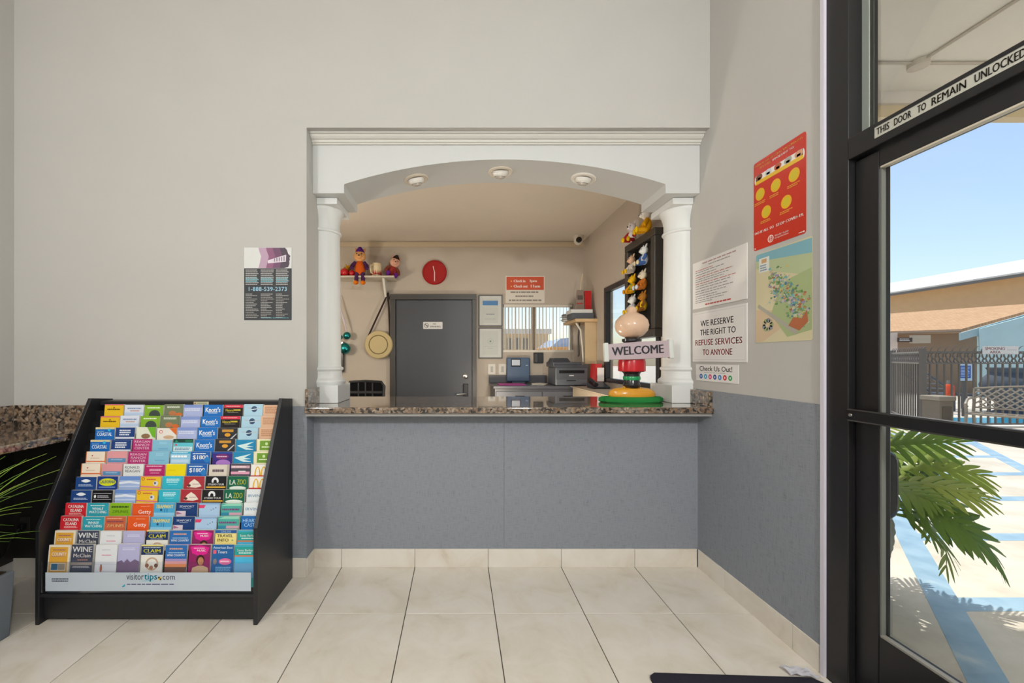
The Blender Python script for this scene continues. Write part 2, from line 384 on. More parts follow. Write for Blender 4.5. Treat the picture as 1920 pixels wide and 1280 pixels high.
# ------------------------------------------------------------------ arch surround
WHITE = '#c9cbca'
YA0, YA1 = 2.50, 2.83
ax0, ax1 = -.7245, 1.3265; acx = (ax0+ax1)/2; ahw = (ax1-ax0)/2; zsp = 2.447; zpk = 2.604; ZT = 2.748; ZBK = 2.389
rise = zpk-zsp; AR = (ahw**2+rise**2)/(2*rise); acz = zpk-AR
def arch_z(x): return acz+math.sqrt(AR**2-(x-acx)**2)
trim = thing('trim_6', (XJ, YA0, ZBK), 'white arched frieze with cornice spanning the reception opening', None, kind='structure')
N = 48; xs = [ax0+(ax1-ax0)*i/N for i in range(N+1)]
m = MB(WHITE)
m.box(XJ+.001, ax0, YA0, YA1, ZBK, ZT); m.box(ax1, XR-.001, YA0, YA1, ZBK, ZT)
vs = []
for x in xs: z = arch_z(x); vs += [(x, YA0, z), (x, YA0, ZT), (x, YA1, z), (x, YA1, ZT)]
fs = []; 
for i in range(N):
    a = 4*i; b = a+4; fs += [(a, b, b+1, a+1), (b+2, a+2, a+3, b+3)]
m.add(vs, fs)
m.add(vs, [(4*i, 4*i+2, 4*i+6, 4*i+4) for i in range(N)], smooth=True)
m.build('arch_frieze', 'trim_paint', trim)
cp = [(0, 2.694), (-.012, 2.694), (-.012, 2.702), (-.02, 2.704), (-.024, 2.712), (-.024, 2.717), (-.034, 2.719), (-.044, 2.728), (-.05, 2.738), (-.062, 2.740), (-.062, 2.7475), (0, 2.7475)]
m = MB('#cfcdc6'); m.prism([(YA0+a, z) for a, z in cp], (XJ+.002, XR-.002), axis='x'); m.build('cornice', 'trim_paint', trim)
def column(xw, sgn, label):
    t = thing('column', (xw, 2.713, 1.0416), label, 'column', 'white half columns on the counter')
    def half(pr, name):
        m = MB('#dcdedd'); c = (xw, 2.713, 0)
        m.lathe(pr, c, 24, -math.pi/2 if sgn > 0 else math.pi/2, math.pi/2 if sgn > 0 else 3*math.pi/2); return m.build(name, 'trim_paint', t, sharp=28)
    a, b = sorted((xw+sgn*.001, xw+sgn*.141))
    MB('#dcdedd').box(a, b, 2.567, 2.859, 1.0425, 1.160).build('plinth', 'trim_paint', t, bevel=.003)
    half([(.139, 1.160), (.143, 1.168), (.145, 1.178), (.141, 1.19), (.132, 1.196), (.124, 1.205), (.12, 1.222), (.12, 1.236), (.119, 1.250), (.128, 1.257), (.131, 1.266), (.128, 1.275), (.117, 1.279), (.115, 1.284)], 'base_moulding')
    half([(.115, 1.284), (.1145, 1.32), (.113, 1.6), (.110, 1.9), (.107, 2.185)], 'shaft')
    half([(.107, 2.185), (.115, 2.188), (.119, 2.196), (.115, 2.205), (.107, 2.208), (.107, 2.262), (.110, 2.268), (.113, 2.29), (.116, 2.295), (.118, 2.304), (.123, 2.318), (.130, 2.330), (.132, 2.340), (.132, 2.347)], 'capital')
    a, b = sorted((xw+sgn*.001, xw+sgn*.135))
    MB('#dcdedd').box(a, b, 2.566, 2.86, 2.347, 2.388).build('abacus', 'trim_paint', t, bevel=.002)
column(XJ, 1, 'white round half column at the left end of the counter')
column(XR, -1, 'white round half column at the right end of the counter, behind the welcome sign')
# gimbal downlights
for px, lab in ((780, 'white gimbal downlight at the left of the arch soffit'), (938, 'pale gimbal downlight near the crown of the arch soffit'), (1094, 'chrome rimmed gimbal downlight at the right of the arch soffit')):
    Y = 2.665; X = XF(px, Y)
    for _ in range(3): Z = arch_z(X)
    sl = -(X-acx)/math.sqrt(AR**2-(X-acx)**2); u = Vector((1, 0, sl)).normalized()
    t = thing('downlight', (X, Y, Z), lab, 'light', 'downlights in the arch')
    M = Matrix.Translation((X, Y, Z)) @ Matrix(((u.x, 0, -u.z, 0), (0, 1, 0, 0), (u.z, 0, u.x, 0), (0, 0, 0, 1))) @ Matrix.Rotation(math.pi, 4, 'X')
    m = MB('#d9cfc0' if px != 1094 else '#e6e2da'); m.matrix(M); m.lathe([(.056, .001), (.084, .001), (.084, .004), (.079, .008), (.06, .009), (.056, .004)], segs=32); m.build('trim_ring', 'gloss', t)
    m = MB('#e2dfd8'); m.matrix(M @ Matrix.Rotation(math.radians(16), 4, 'X')); m.lathe([(.056, .0), (.055, .012), (.049, .024), (.040, .030), (.037, .022)], segs=28); m.build('gimbal', 'gloss', t)
    m = MB('#b9b2a8'); m.matrix(M @ Matrix.Rotation(math.radians(16), 4, 'X')); m.lathe([(.035, .006), (.034, .034), (.026, .042), (.010, .045), (.001, .0455)], segs=24); m.build('bulb', 'gloss', t)

# ------------------------------------------------------------------ counter
t = thing('counter', (.31, 2.7, .985), 'long polished brown granite counter top in the reception opening', 'counter')
MB().box(XJ+.002, XR-.002, 2.355, 3.04, 1.004, 1.0416).build('granite_top', 'granite', t, bevel=.006, seg=3)
MB('#a09d9a').box(XJ+.003, XR-.002, 2.375, 2.70, .985, 1.004).build('support_strip', 'trim_paint', t)
MB().box(XJ+.002, XJ+.022, 2.37, 2.566, 1.0416, 1.15).build('side_splash', 'granite', t, bevel=.002)
MB().box(XR-.022, XR-.002, 2.37, 2.566, 1.0416, 1.135).build('side_splash', 'granite', t, bevel=.002)
# left granite shelf
t = thing('granite_shelf', (-2.35, 1.3, .88), 'speckled brown granite shelf with backsplash along the left wall', 'shelf')
pts = [(XL+.002, -.6), (-2.128, -.6), (-2.128, 1.9), (-2.130, 2.15), (-2.132, YW-.002), (XL+.002, YW-.002)]
MB().prism(pts, (.885, .925)).build('granite_top', 'granite', t, bevel=.008, seg=3)
MB().box(XL+.022, -2.13, YW-.022, YW-.001, .925, 1.052).build('backsplash', 'granite', t, bevel=.002)
MB().box(XL+.001, XL+.021, -.6, YW-.022, .925, 1.052).build('backsplash', 'granite', t, bevel=.002)

# ------------------------------------------------------------------ entrance storefront
BLK = '#1b1a1c'
def bar(name, parent, x0, x1, y0, y1, z0, z1, col=BLK, bev=.003): return MB(col).box(x0, x1, y0, y1, z0, z1).build(name, 'satin_black', parent, bevel=bev)
w = thing('window_1', (1.6, .0, 0), 'black aluminium shopfront frame around the glass entrance door', None, kind='structure')
DY1, DY0 = 1.551, .60
bar('jamb', w, 1.545, 1.665, DY1, YD, 0, ZC); bar('jamb', w, 1.545, 1.665, .505, DY0, 0, ZC)
bar('door_stop', w, 1.60, 1.625, DY1-.02, DY1, 0, 2.12)
bar('transom_bar', w, 1.545, 1.665, DY0, DY1, 2.12, 2.205)
MB('#8f9690').box(1.60, 1.604, DY1-.026, DY1, 2.205, ZC).build('glazing_bead', 'plastic', w)
MB('#ffffff').box(1.607, 1.611, DY0, DY1-.02, 2.205, ZC).build('pane', 'glass', w)
for y0, y1 in ((-.5, .505), (-1.5, -.5), (-2.6, -1.5)):
    if y0 > -2: bar('mullion', w, 1.545, 1.665, y0-.03, y0+.03, 0, ZC)
    MB('#fff').box(1.607, 1.611, y0+.03, y1-.03, .12, ZC).build('pane', 'glass', w)
bar('sill', w, 1.545, 1.665, -2.6, .505, 0, .12)
# tape on the transom bar
m = MB(); m.frame((1.5445, 1.452, 2.149), (0, -1, 0), (0, 0, 1))
m.box(0, .40, 0, .04, -.0003, .0003, '#b9b8ae'); m.box(0, .40, .0385, .04, 0, .0006, '#8b8a84')
x = .008
for wd, a, b in (('THIS', .008, .050), ('DOOR', .066, .118), ('TO', .136, .160), ('REMAIN', .176, .262), ('UNLOCKED', .282, .388)): m.text(wd, a, .008, b, .033, '#33302c', 3, .012)
m.build('notice_tape', 'paper', None, 'pale lettered notice strip on the bar above the entrance door', 'sign')
# door leaf
d = thing('door_1', (1.58, 1.1, 0), 'black framed glass entrance door with push bar', None, kind='structure')
dx0, dx1 = 1.572, 1.617
bar('stile', d, dx0, dx1, 1.463, DY1-.003, .008, 2.112); bar('stile', d, dx0, dx1, DY0+.003, .69, .008, 2.112)
bar('top_rail', d, dx0, dx1, .69, 1.463, 2.05, 2.112); bar('bottom_rail', d, dx0, dx1, .69, 1.463, .008, .30)
MB('#fff').box(1.592, 1.597, .69, 1.463, .30, 2.05).build('pane', 'glass', d)
m = MB('#6a6c66'); m.box(dx0+.004, 1.592, 1.457, 1.463, .30, 2.05); m.box(dx0, 1.592, .69, 1.457, 2.044, 2.05, '#c4bba9'); m.box(dx0, 1.592, .69, 1.457, .30, .307, '#8a877e')
m.build('glazing_bead', 'plastic', d)
m = MB('#141416'); m.prism([(1.523, 1.098), (1.528, 1.092), (1.552, 1.092), (1.556, 1.098), (1.556, 1.135), (1.552, 1.140), (1.528, 1.140), (1.523, 1.135)], (.62, 1.535), axis='y')
pb = m.build('push_bar', 'gloss', d); 
m = MB('#141416').box(1.556, 1.572, 1.50, 1.53, 1.10, 1.132).box(1.556, 1.572, .63, .66, 1.10, 1.132); m.build('bar_bracket', 'satin_black', d)
m = MB('#b5b5b5'); m.matrix(Matrix.Translation((1.523, 1.52, 1.116)) @ Matrix.Rotation(-math.pi/2, 4, 'Y')); m.lathe([(.007, 0), (.006, .003), (.001, .004)], segs=12); m.build('screw', 'metal', d)
m = MB('#111113'); zc, hh = .853, .118
path = [(1.617, 1.50, zc+hh), (1.645, 1.50, zc+hh), (1.658, 1.50, zc+hh-.006), (1.666, 1.50, zc+hh-.022), (1.668, 1.50, zc+hh-.05), (1.668, 1.50, zc-hh+.05), (1.666, 1.50, zc-hh+.022), (1.658, 1.50, zc-hh+.006), (1.645, 1.50, zc-hh), (1.617, 1.50, zc-hh)]
m.tube(path, .013, 10)
m.prism([(1.617, zc-hh+.01), (1.65, zc-hh+.01), (1.664, zc-hh+.03), (1.664, zc+hh-.03), (1.65, zc+hh-.01), (1.617, zc+hh-.01)], (1.488, 1.512), axis='y'); m.build('pull_handle', 'gloss', d)
MB('#9a948a').box(1.53, 1.68, DY0, DY1, -.003, .006).build('threshold', 'metal', d)

# ------------------------------------------------------------------ lobby + office fill globes, added out of view to brighten the rooms
def fill_globe(name, x, y, ztop, zg, r, watts, col, label, hang=True):
    t = thing(name, (x, y, ztop), label, 'light')
    m = MB('#c8c4bc')
    if hang: m.lathe([(.06, ztop), (.06, ztop-.02), (.008, ztop-.03), (.008, zg+r+.04), (.035, zg+r+.03), (.035, zg+r-.01)], (x, y, 0), 16)
    else: m.lathe([(.1, ztop), (.1, ztop+.015), (.012, ztop+.03), (.012, zg-r-.03), (.035, zg-r-.02), (.035, zg-r+.01)], (x, y, 0), 16)
    m.build('stem', 'trim_paint', t)
    m = MB('#fff'); m.ball((x, y, zg), r); g = m.build('globe', 'lamp_glass', t)
    Lp = bpy.data.lights.new('lamp', 'POINT'); Lp.energy = watts; Lp.color = col; Lp.shadow_soft_size = r*.8
    lo = bpy.data.objects.new('lamp', Lp); COL.objects.link(lo); lo.parent = t; lo.location = (0, 0, zg-ztop)
fill_globe('fill_pendant', -2.05, -.9, ZC, 2.5, .14, LOBBY_W*.68, (1, .995, .985), 'added globe fill light in the lobby behind the camera at left')  # unseen fill, added so the left part of the lobby is lit evenly
fill_globe('fill_pendant', .95, -.9, ZC, 2.5, .14, LOBBY_W, (.985, 1, 1), 'added globe fill light in the lobby behind the camera at right')  # unseen fill, added to light the main wall more than the right wall
fill_globe('fill_floor_globe', -1.9, 3.2, .001, 1.62, .13, OFFICE_W, (1, .92, .82), 'added globe fill light on a stand, out of view behind the left column', False)  # added fill for the office walls and ceiling, hidden from the camera
td = thing('fill_globe_desk', (.3, 3.32, 0), 'added low desk carrying a fill light, hidden below the counter edge', 'desk')  # unseen desk, put in only to carry the added globe
MB('#8d8172').box(-.6, 1.1, 3.06, 3.6, .70, .73).build('top', 'wood', td, bevel=.003)
for x_ in (-.56, 1.06): MB('#75695c').box(x_-.02, x_+.02, 3.08, 3.58, 0, .70).build('side', 'wood', td)
fill_globe('fill_desk_globe', .45, 3.28, .731, .90, .07, DESK_W, (1, .9, .77), 'small added globe fill light hidden below the counter edge', False)  # added uplight that brightens the office ceiling from below the counter

# ------------------------------------------------------------------ brochure rack
RX0, RX1 = -2.117, -1.004
rack = thing('brochure_rack', ((RX0+RX1)/2, 2.17, 0), 'black stepped floor rack full of brochures against the wall', 'rack')
prof = [(1.963, .0), (2.386, 0), (2.386, 1.092), (2.245, 1.108), (1.965, .485)]
for x0, x1 in ((RX0, RX0+.02), (RX1-.02, RX1)):
    MB('#1f1f22').prism(prof, (x0, x1), axis='x').build('side_panel', 'satin_black', rack, bevel=.002)
IX0, IX1 = RX0+.02, RX1-.02
MB('#1c1c1e').box(IX0, IX1, 2.372, 2.386, .02, 1.085).build('back_panel', 'satin_black', rack)
MB('#242426').box(IX0, IX1, 2.30, 2.372, 1.062, 1.085).build('top_rail', 'satin_black', rack, bevel=.002)
MB('#1b1b1d').box(IX0, IX1, 1.985, 2.003, .018, .135).build('kick_board', 'satin_black', rack, bevel=.002)
MB('#232326').box(IX0, IX1, 1.968, 2.372, .135, .152).build('base_shelf', 'satin_black', rack, bevel=.002)
m = MB(); m.frame((XF(363, 2.298), 2.299, 1.065), (1, 0, 0), (0, 0, 1)); m.box(0, .088, 0, .017, -.0004, .0004, '#c9c6a8'); m.lines(.02, .004, .08, .013, 1, '#7d8a6a'); m.disc(.009, .008, .005, '#b06a4a', 2); m.build('name_sticker', 'paper', rack)
MB('#fff').box(IX0+.001, IX1-.001, 1.972, 1.975, .152, .312).build('acrylic_front', 'acrylic', rack)
m = MB(); bx = lambda px: XF(px, 1.9705)+2.075
bz = lambda py: ZF(py, 1.9705)-.166
m.frame((-2.075, 1.9712, .166), (1, 0, 0), (0, 0, 1)); m.rect(0.002, 0, 1.036, .094, '#bcc6d0', 0)
m.text('visitor', bx(237), bz(1086.5), bx(269.5), bz(1075), '#3a3f46', 2); m.text('tips', bx(270.5), bz(1090), bx(294.5), bz(1075), '#1fb0cc', 2, .012)
m.text('com', bx(305), bz(1086.5), bx(328), bz(1079), '#3a3f46', 2)
for i in range(2):
    for j in range(2): m.rect(bx(296.5+3*i), bz(1087-3*j), bx(299.5+3*i), bz(1084-3*j), '#222' if (i+j) % 2 else '#d8b84a', 2)
m.flat([(bx(259), bz(1089.4)), (bx(278), bz(1088.2)), (bx(294), bz(1088.4)), (bx(278), bz(1089))], '#1fb0cc', 2)
m.lines(bx(238), bz(1097), bx(326), bz(1093), 1, '#5f5a80', 2, rag=0, seed=4)
m.flat([(bx(228), bz(1100)), (bx(235), bz(1094)), (bx(234), bz(1099)), (bx(231), bz(1100.5))], '#1fa0b8', 2)
m.lines(bx(97), bz(1091), bx(128), bz(1083), 2, '#4b4f63', 2, rag=0, seed=9)
m.build('printed_band', 'paper', rack)

K = {}   # kind: (base colour, description, elements); x in widths, y downward from the top edge in widths
def kd(k, base, desc, *el): K[k] = (base, desc, el)
def T(s, x0, y0, x1, y1, c, b=.01): return ('t', s, x0, y0, x1, y1, c, b)
def Rr(x0, y0, x1, y1, c): return ('r', x0, y0, x1, y1, c)
def L(x0, y0, x1, y1, n, c): return ('l', x0, y0, x1, y1, n, c)
def D(x, y, r, c, ry=None): return ('d', x, y, r, c, ry)
def Pp(c, *pts): return ('p', pts, c)
kd('yel', '#e3b91f', 'yellow brochures with a pink top edge', Rr(0, 0, 1, .06, '#d8647a'), L(.15, .24, .85, .36, 1, '#6a4a10'), D(.5, .2, .05, '#8a6a10'))
kd('scr', '#d5dcea', 'white and pale blue brochures with coloured script', L(.15, .15, .9, .28, 1, '#7d92b8'), L(.3, .3, .8, .4, 1, '#c08a80'), Rr(0, .44, 1, .6, '#b8cbe6'))
kd('grn', '#7fae2c', 'bright green brochures with a dark dome picture', L(.15, .1, .85, .2, 1, '#e8f0d8'), D(.55, .55, .32, '#3f4a44', .28))
kd('olv', '#6f7a5c', 'olive green brochures with an orange animal picture', L(.15, .1, .85, .22, 2, '#e0e4d6'), D(.45, .52, .22, '#b8764a', .14), D(.8, .6, .2, '#d06a30', .12))
kd('lav', '#a9b4dd', 'lavender blue brochures with a white band', Rr(0, 0, 1, .16, '#8296cf'), L(.08, .2, .9, .38, 2, '#d8def2'))
kd('knt', '#1b6fc0', 'bright blue brochures with white storybook lettering', T("Knott's", .1, .14, .88, .42, '#fff', .012), L(.25, .44, .75, .5, 1, '#d8e8f8'))
kd('red', '#1d1719', 'black brochures with red top and yellow script', Rr(0, 0, 1, .17, '#d3304a'), L(.12, .06, .88, .12, 1, '#f0c8c8'), T('Natural', .1, .24, .52, .38, '#d8c63a'), L(.55, .24, .92, .38, 1, '#d8c63a'), L(.2, .42, .8, .47, 1, '#9a9486'))
kd('sea', '#a9cde0', 'pale blue brochures with a dark globe emblem', D(.55, .28, .17, '#39506f'), Pp('#d8e6ee', (.38, .3), (.72, .24), (.72, .28), (.38, .34)), L(.2, .2, .4, .24, 1, '#d09a90'), L(.72, .22, .95, .26, 1, '#d0b090'))
kd('pch', '#d9b193', 'peach brochures covered in small print', L(.12, .08, .9, .5, 4, '#b98664'))
kd('cst', '#1668b8', 'blue coastal tour brochures with cream top', Rr(0, 0, 1, .1, '#d8c898'), D(.72, .14, .08, '#38b4dc'), T('COASTAL', .1, .28, .88, .48, '#f4f8fc', .012), L(.1, .2, .5, .25, 1, '#a8d0ec'))
kd('nav', '#1d3f7d', 'navy brochures with three lines of white capitals', L(.2, .1, .8, .46, 3, '#dfe6f2'), Rr(0, .52, 1, .62, '#d8dce8'))
kd('wgr', '#dfe2d2', 'white and green brochures with a deer picture', Pp('#6db02a', (.55, 0), (1, 0), (1, .6), (.85, .55)), D(.5, .5, .25, '#8a6a4a', .14))
kd('wor', '#e4dfd8', 'white and orange brochures with a red curl', Pp('#d96a2a', (.6, 0), (1, 0), (1, .4)), ('o', .2, .2, .1, .03, '#c84a4a'), D(.6, .5, .3, '#c8a88a', .1))
kd('mag', '#b62a72', 'magenta ranch centre brochures with white capitals', T('REAGAN', .1, .07, .9, .2, '#f6e4ee'), T('RANCH', .14, .25, .86, .38, '#f6e4ee'), T('CENTER', .12, .43, .88, .56, '#f6e4ee'))
kd('ltb', '#84bcd6', 'plain light blue brochures with faint lettering', L(.35, .08, .75, .24, 2, '#9fd0e4'), Rr(.3, .45, .8, .5, '#6aa6c8'))
kd('cyn', '#5fc0d2', 'cyan coupon brochures under a dark green heading', Rr(0, 0, 1, .2, '#123a34'), Pp('#27a070', (.08, .16), (.16, .05), (.24, .16)), Rr(.6, .06, .95, .15, '#1d7a52'), D(.15, .32, .06, '#c85a6a'), Rr(.03, .42, .97, .9, '#cfe6ee'), L(.1, .46, .9, .62, 2, '#5a7a9a'))
kd('drk', '#2b2c33', 'dark brochures with a gold banner and fish', Rr(.2, .08, .8, .22, '#c8923a'), D(.5, .38, .17, '#d99a30', .1), Pp('#c9ccd4', (.62, .62), (.95, .3), (.97, .34), (.7, .64)))
kd('tea', '#1f86b4', 'teal blue brochures with a white swoosh', Pp('#d2e8e6', (.05, .32), (.92, .1), (.55, .32), (.9, .38), (.5, .42), (.85, .52), (.45, .52)), L(.5, .5, .9, .56, 1, '#e8f4f8'))
kd('crg', '#e6e2bd', 'cream brochures with a green square', Rr(.18, .08, .95, .6, '#6f9a33'), D(.58, .25, .08, '#cfe0a8'), L(.3, .38, .85, .48, 1, '#e6f0d0'))
kd('cro', '#efe1cf', 'cream brochures with orange edges', Rr(0, 0, .04, .6, '#e07a3a'), Rr(.95, .0, 1, .6, '#e07a3a'), D(.32, .22, .04, '#c05040'), L(.25, .32, .75, .4, 1, '#d8b8a8'), Rr(0, .5, 1, .56, '#e0703a'))
kd('pnk', '#df9a9f', 'salmon pink brochures with a blue foot band', Rr(.05, .38, .95, .6, '#5c90bc'), L(.2, .42, .8, .5, 1, '#a8c8e0'))
kd('b18', '#1d5fae', 'blue price brochures with large white digits', T('$1800', .12, .2, .9, .46, '#fff', .012), L(.1, .08, .8, .16, 1, '#e4eef8'), D(.85, .45, .16, '#2a7ac0'))
kd('wht', '#8fc4e2', 'sky blue brochures with a white title panel', Rr(0, 0, 1, .12, '#3aa8d0'), L(.1, .03, .9, .09, 1, '#d8f0f8'), L(.06, .18, .94, .36, 1, '#f4f8fc'), Rr(.06, .42, .94, .6, '#b8d4ea'))
kd('pur', '#3a2a7c', 'purple brochures with a rounded title badge', Rr(0, 0, 1, .1, '#2a4a9c'), D(.5, .26, .36, '#7c2f6c', .14), L(.2, .22, .8, .3, 1, '#e0c8e0'), D(.55, .62, .4, '#a878c4', .2))
kd('rrg', '#e2e4e4', 'white presidential brochures with grey capitals', T('RONALD', .08, .1, .8, .24, '#6a7078'), T('REAGAN', .1, .3, .84, .44, '#6a7078'))
kd('mgp', '#b52468', 'magenta brochures with pale script', L(.1, .05, .9, .12, 1, '#f0d0e0'), L(.25, .22, .85, .36, 2, '#f4c8dc'), L(.3, .42, .8, .48, 1, '#e8a8c8'))
kd('ylw', '#e8d40e', 'plain lemon yellow brochures', Rr(0, 0, 1, .05, '#f0e040'), L(.1, .3, .5, .36, 1, '#d8c400'))
kd('crd', '#d6cdc0', 'beige brochures with spaced dark capitals', L(.18, .22, .78, .44, 1, '#5a4a5a'), Rr(.9, 0, 1, .6, '#b8ac9c'))
kd('pkd', '#4a4a55', 'charcoal brochures with pink bands', Rr(.02, .1, .95, .24, '#c8a0ac'), L(.08, .13, .8, .21, 1, '#f4e8ec'), Rr(.02, .42, .95, .56, '#e0a0b8'), L(.4, .36, .8, .46, 1, '#f0f0f0'))
kd('mcd', '#ece9e4', 'white brochures with two golden arches', ('arch', .2, .1, .35, .5, '#e5b520'), ('arch', .55, .1, .35, .5, '#e5b520'), Rr(0, .58, 1, .75, '#c8202c'))
kd('nvw', '#1f4788', 'dark blue brochures with a white cloud badge', D(.5, .2, .2, '#f0f4f8', .09), D(.5, .2, .26, '#f0f4f8', .05), L(.15, .38, .85, .5, 2, '#b8c8e4'))
kd('cal', '#1c3a86', 'navy brochures with a yellow bubble title', D(.5, .3, .46, '#d6dc28', .2), T('CALIFORNIA', .12, .2, .88, .36, '#1c3a70', .012), Rr(.1, .54, .9, .58, '#8aa4d8'))
kd('sky', '#9db4de', 'sky blue brochures with white cloud bands', Rr(0, 0, 1, .2, '#6b8fd0'), Pp('#dfe6f4', (0, .3), (.5, .24), (1, .32), (1, .42), (.5, .36), (0, .42)), Rr(0, .5, 1, .56, '#c4d2ec'))
kd('yfn', '#e8bd2a', 'yellow fun park brochures with pink rim', Rr(0, .0, 1, .04, '#e87a6a'), ('o', .12, .14, .09, .03, '#b05a3a'), L(.3, .12, .8, .22, 1, '#c8603a'), D(.75, .38, .13, '#d8d8e0'), D(.72, .36, .06, '#5a5a7a'), Pp('#d86a9a', (0, .5), (1, .56), (1, .62), (0, .56)))
kd('tur', '#33b2c8', 'turquoise brochures with pale lettering', L(.2, .12, .85, .36, 3, '#c0ecf2'), L(.3, .42, .75, .46, 1, '#8fdce8'))
kd('dred', '#a8303c', 'dark red brochures with a white mountain badge', Pp('#e8dcd0', (.15, .55), (.3, .3), (.5, .14), (.7, .28), (.88, .52), (.6, .6)), D(.25, .48, .1, '#5a3a30', .07), L(.42, .38, .8, .44, 1, '#a07080'))
kd('stu', '#1a1a20', 'black studio brochures with a white arch emblem', D(.45, .26, .19, '#e8e8ec', .2), D(.45, .3, .09, '#1a1a20', .12), Rr(.2, .34, .7, .5, '#1a1a20'), T('STUDIO TOUR', .1, .38, .9, .48, '#f0f0f0', .012), Rr(.02, .54, .98, .62, '#d8a83a'))
kd('zoo', '#12634a', 'dark green zoo brochures with white and yellow letters', T('LA', .1, .18, .4, .44, '#f0f4e8'), T('ZOO', .46, .16, .9, .44, '#d0cf4a', .006), D(.5, .62, .46, '#dfe8e0', .1))
kd('irv', '#dfe5e8', 'white city brochures with pale blue capitals', T('IRVINE', .1, .26, .9, .4, '#7aa6c4'))
kd('blk', '#16161c', 'black brochures with a thin white frame', Rr(.06, .16, .94, .18, '#d0d0d8'), Rr(.06, .46, .94, .48, '#d0d0d8'), D(.14, .32, .06, '#e8e8e8', .09), L(.26, .26, .86, .4, 2, '#c8c8d0'))
kd('cat', '#cf2331', 'red island brochures with white capitals', T('CATALINA', .14, .1, .88, .25, '#fff', .012), T('ISLAND', .26, .3, .8, .45, '#fff', .012), L(.2, .5, .85, .6, 2, '#f0b8b8'))
kd('whl', '#2a9fb2', 'teal whale watching brochures with white capitals', L(.15, .1, .85, .16, 1, '#d8f0f0'), T('WHALE', .24, .22, .76, .35, '#fff', .012), T('WATCHING', .1, .39, .92, .52, '#fff', .012))
kd('zpg', '#86b51f', 'lime green zipline brochures with dark capitals', T('MARGARITAVILLE', .02, .14, .98, .24, '#3d5a1c', .01) if 0 else L(.08, .12, .92, .28, 1, '#3d5a1c'), T('ZIPLINES', .12, .36, .9, .5, '#4d7420', .006))
kd('zpo', '#c8633f', 'rust orange zipline brochures', L(.1, .08, .85, .14, 1, '#f0c0a0'), L(.08, .2, .92, .34, 1, '#8a4a5a'), T('ZIPLINES', .1, .4, .92, .54, '#f0d8a0', .006))
kd('gty', '#e0571f', 'orange museum brochures with a white name', L(.4, .12, .85, .15, 1, '#f4c8a8'), T('Getty', .3, .32, .9, .58, '#f6ecec', 0))
kd('trm', '#4aa6d4', 'blue mountain tramway brochures with yellow title', T('TRAMWAY', .08, .1, .92, .28, '#e6d67a', .02), Rr(.5, .3, .52, .62, '#2a4a7a'), Rr(.62, .3, .64, .62, '#2a4a7a'), D(.34, .36, .06, '#2a4a6a'), Rr(0, .5, 1, .7, '#8cc8e6'))
kd('spt', '#153a73', 'navy seaport brochures with small white capitals', T('SEAPORT', .15, .14, .85, .24, '#e8eef6'), L(.3, .28, .7, .32, 1, '#a8b8d0'), Rr(.0, .42, .46, .75, '#d6c8d4'), Pp('#a86a8a', (.02, .44), (.3, .56), (.02, .6)))
kd('lbp', '#a8c6e4', 'light blue brochures with a pink corner flash', Pp('#d8406c', (0, .1), (.32, .1), (.24, .26), (0, .26)), D(.7, .3, .03, '#6a7a9a'), D(.82, .24, .03, '#6a7a9a'), D(.6, .36, .05, '#8a9ab8', .03), Rr(0, 0, 1, .06, '#7aa2d0'))
kd('sgr', '#4ba79d', 'sea green brochures with purple lettering', Pp('#8fd0b8', (0, .12), (.3, 0), (1, 0), (1, .12)), L(.06, .24, .92, .38, 1, '#7a3f7a'), Rr(0, .46, .4, .6, '#2f86a8'), Rr(.4, .46, 1, .6, '#c8a0b0'))
kd('hst', '#1767b3', 'blue castle brochures with pale capitals', T('HEARST', .08, .14, .94, .32, '#a8d0f0', 0), T('CASTLE', .16, .36, .94, .54, '#a8d0f0', 0))
kd('cty', '#e9dfcb', 'cream and yellow county guides with a photo', Rr(.06, .1, .9, 1.55, '#e0a83a'), L(.2, .2, .8, .28, 1, '#a05a78'), T('COUNTY', .16, .36, .84, .52, '#f6ecf2', .014), L(.16, .53, .84, .56, 1, '#8a6ab0'), Rr(.14, .88, .84, 1.24, '#f2efe6'), Rr(.17, .91, .48, 1.21, '#2a6a90'), Rr(.5, .91, .81, 1.21, '#a89a86'))
kd('win', '#41475a', 'slate grey wine guides with white capitals', T('WINE', .04, .1, .96, .36, '#f2f2f2', .014), T('McClain', .1, .44, .9, .62, '#e8e4e0'), L(.3, .7, .85, .8, 1, '#a87a6a'), Rr(0, .86, 1, 1.0, '#a89a92'), L(.1, 1.04, .9, 1.14, 2, '#d0d0d0'))
kd('wpk', '#e2e4e8', 'white brochures with small pink lettering', L(.3, .2, .7, .28, 1, '#c8cad4'), L(.3, .46, .75, .54, 1, '#d890a8'), Rr(0, .92, 1, .94, '#c8ccd4'), D(.3, 1.14, .06, '#b86a50', .18), D(.3, .98, .04, '#8a5a48'))
kd('lil', '#b4b3d8', 'lilac brochures with a city skyline', L(.2, .16, .8, .3, 2, '#d4d4ee'), Pp('#7a6484', (0, 1.6), (0, .86), (.2, .78), (.3, .9), (.45, .72), (.6, .88), (.8, .74), (1, .84), (1, 1.6)))
kd('clm', '#e6e4dc', 'white claim brochures with a navy heading', Rr(0, .06, 1, .48, '#1e3560'), L(.1, .1, .9, .15, 1, '#d8dce8'), T('CLAIM', .1, .2, .88, .37, '#e8e23a', .014), L(.2, .41, .85, .45, 1, '#c8d0e0'), Rr(0, 0, 1, .06, '#e4d870'), ('o', .52, .92, .33, .08, '#c8a890'), D(.3, 1.0, .1, '#8a5a40'), D(.72, 1.0, .1, '#6a4a3a'), D(.5, 1.1, .1, '#a8785a'))
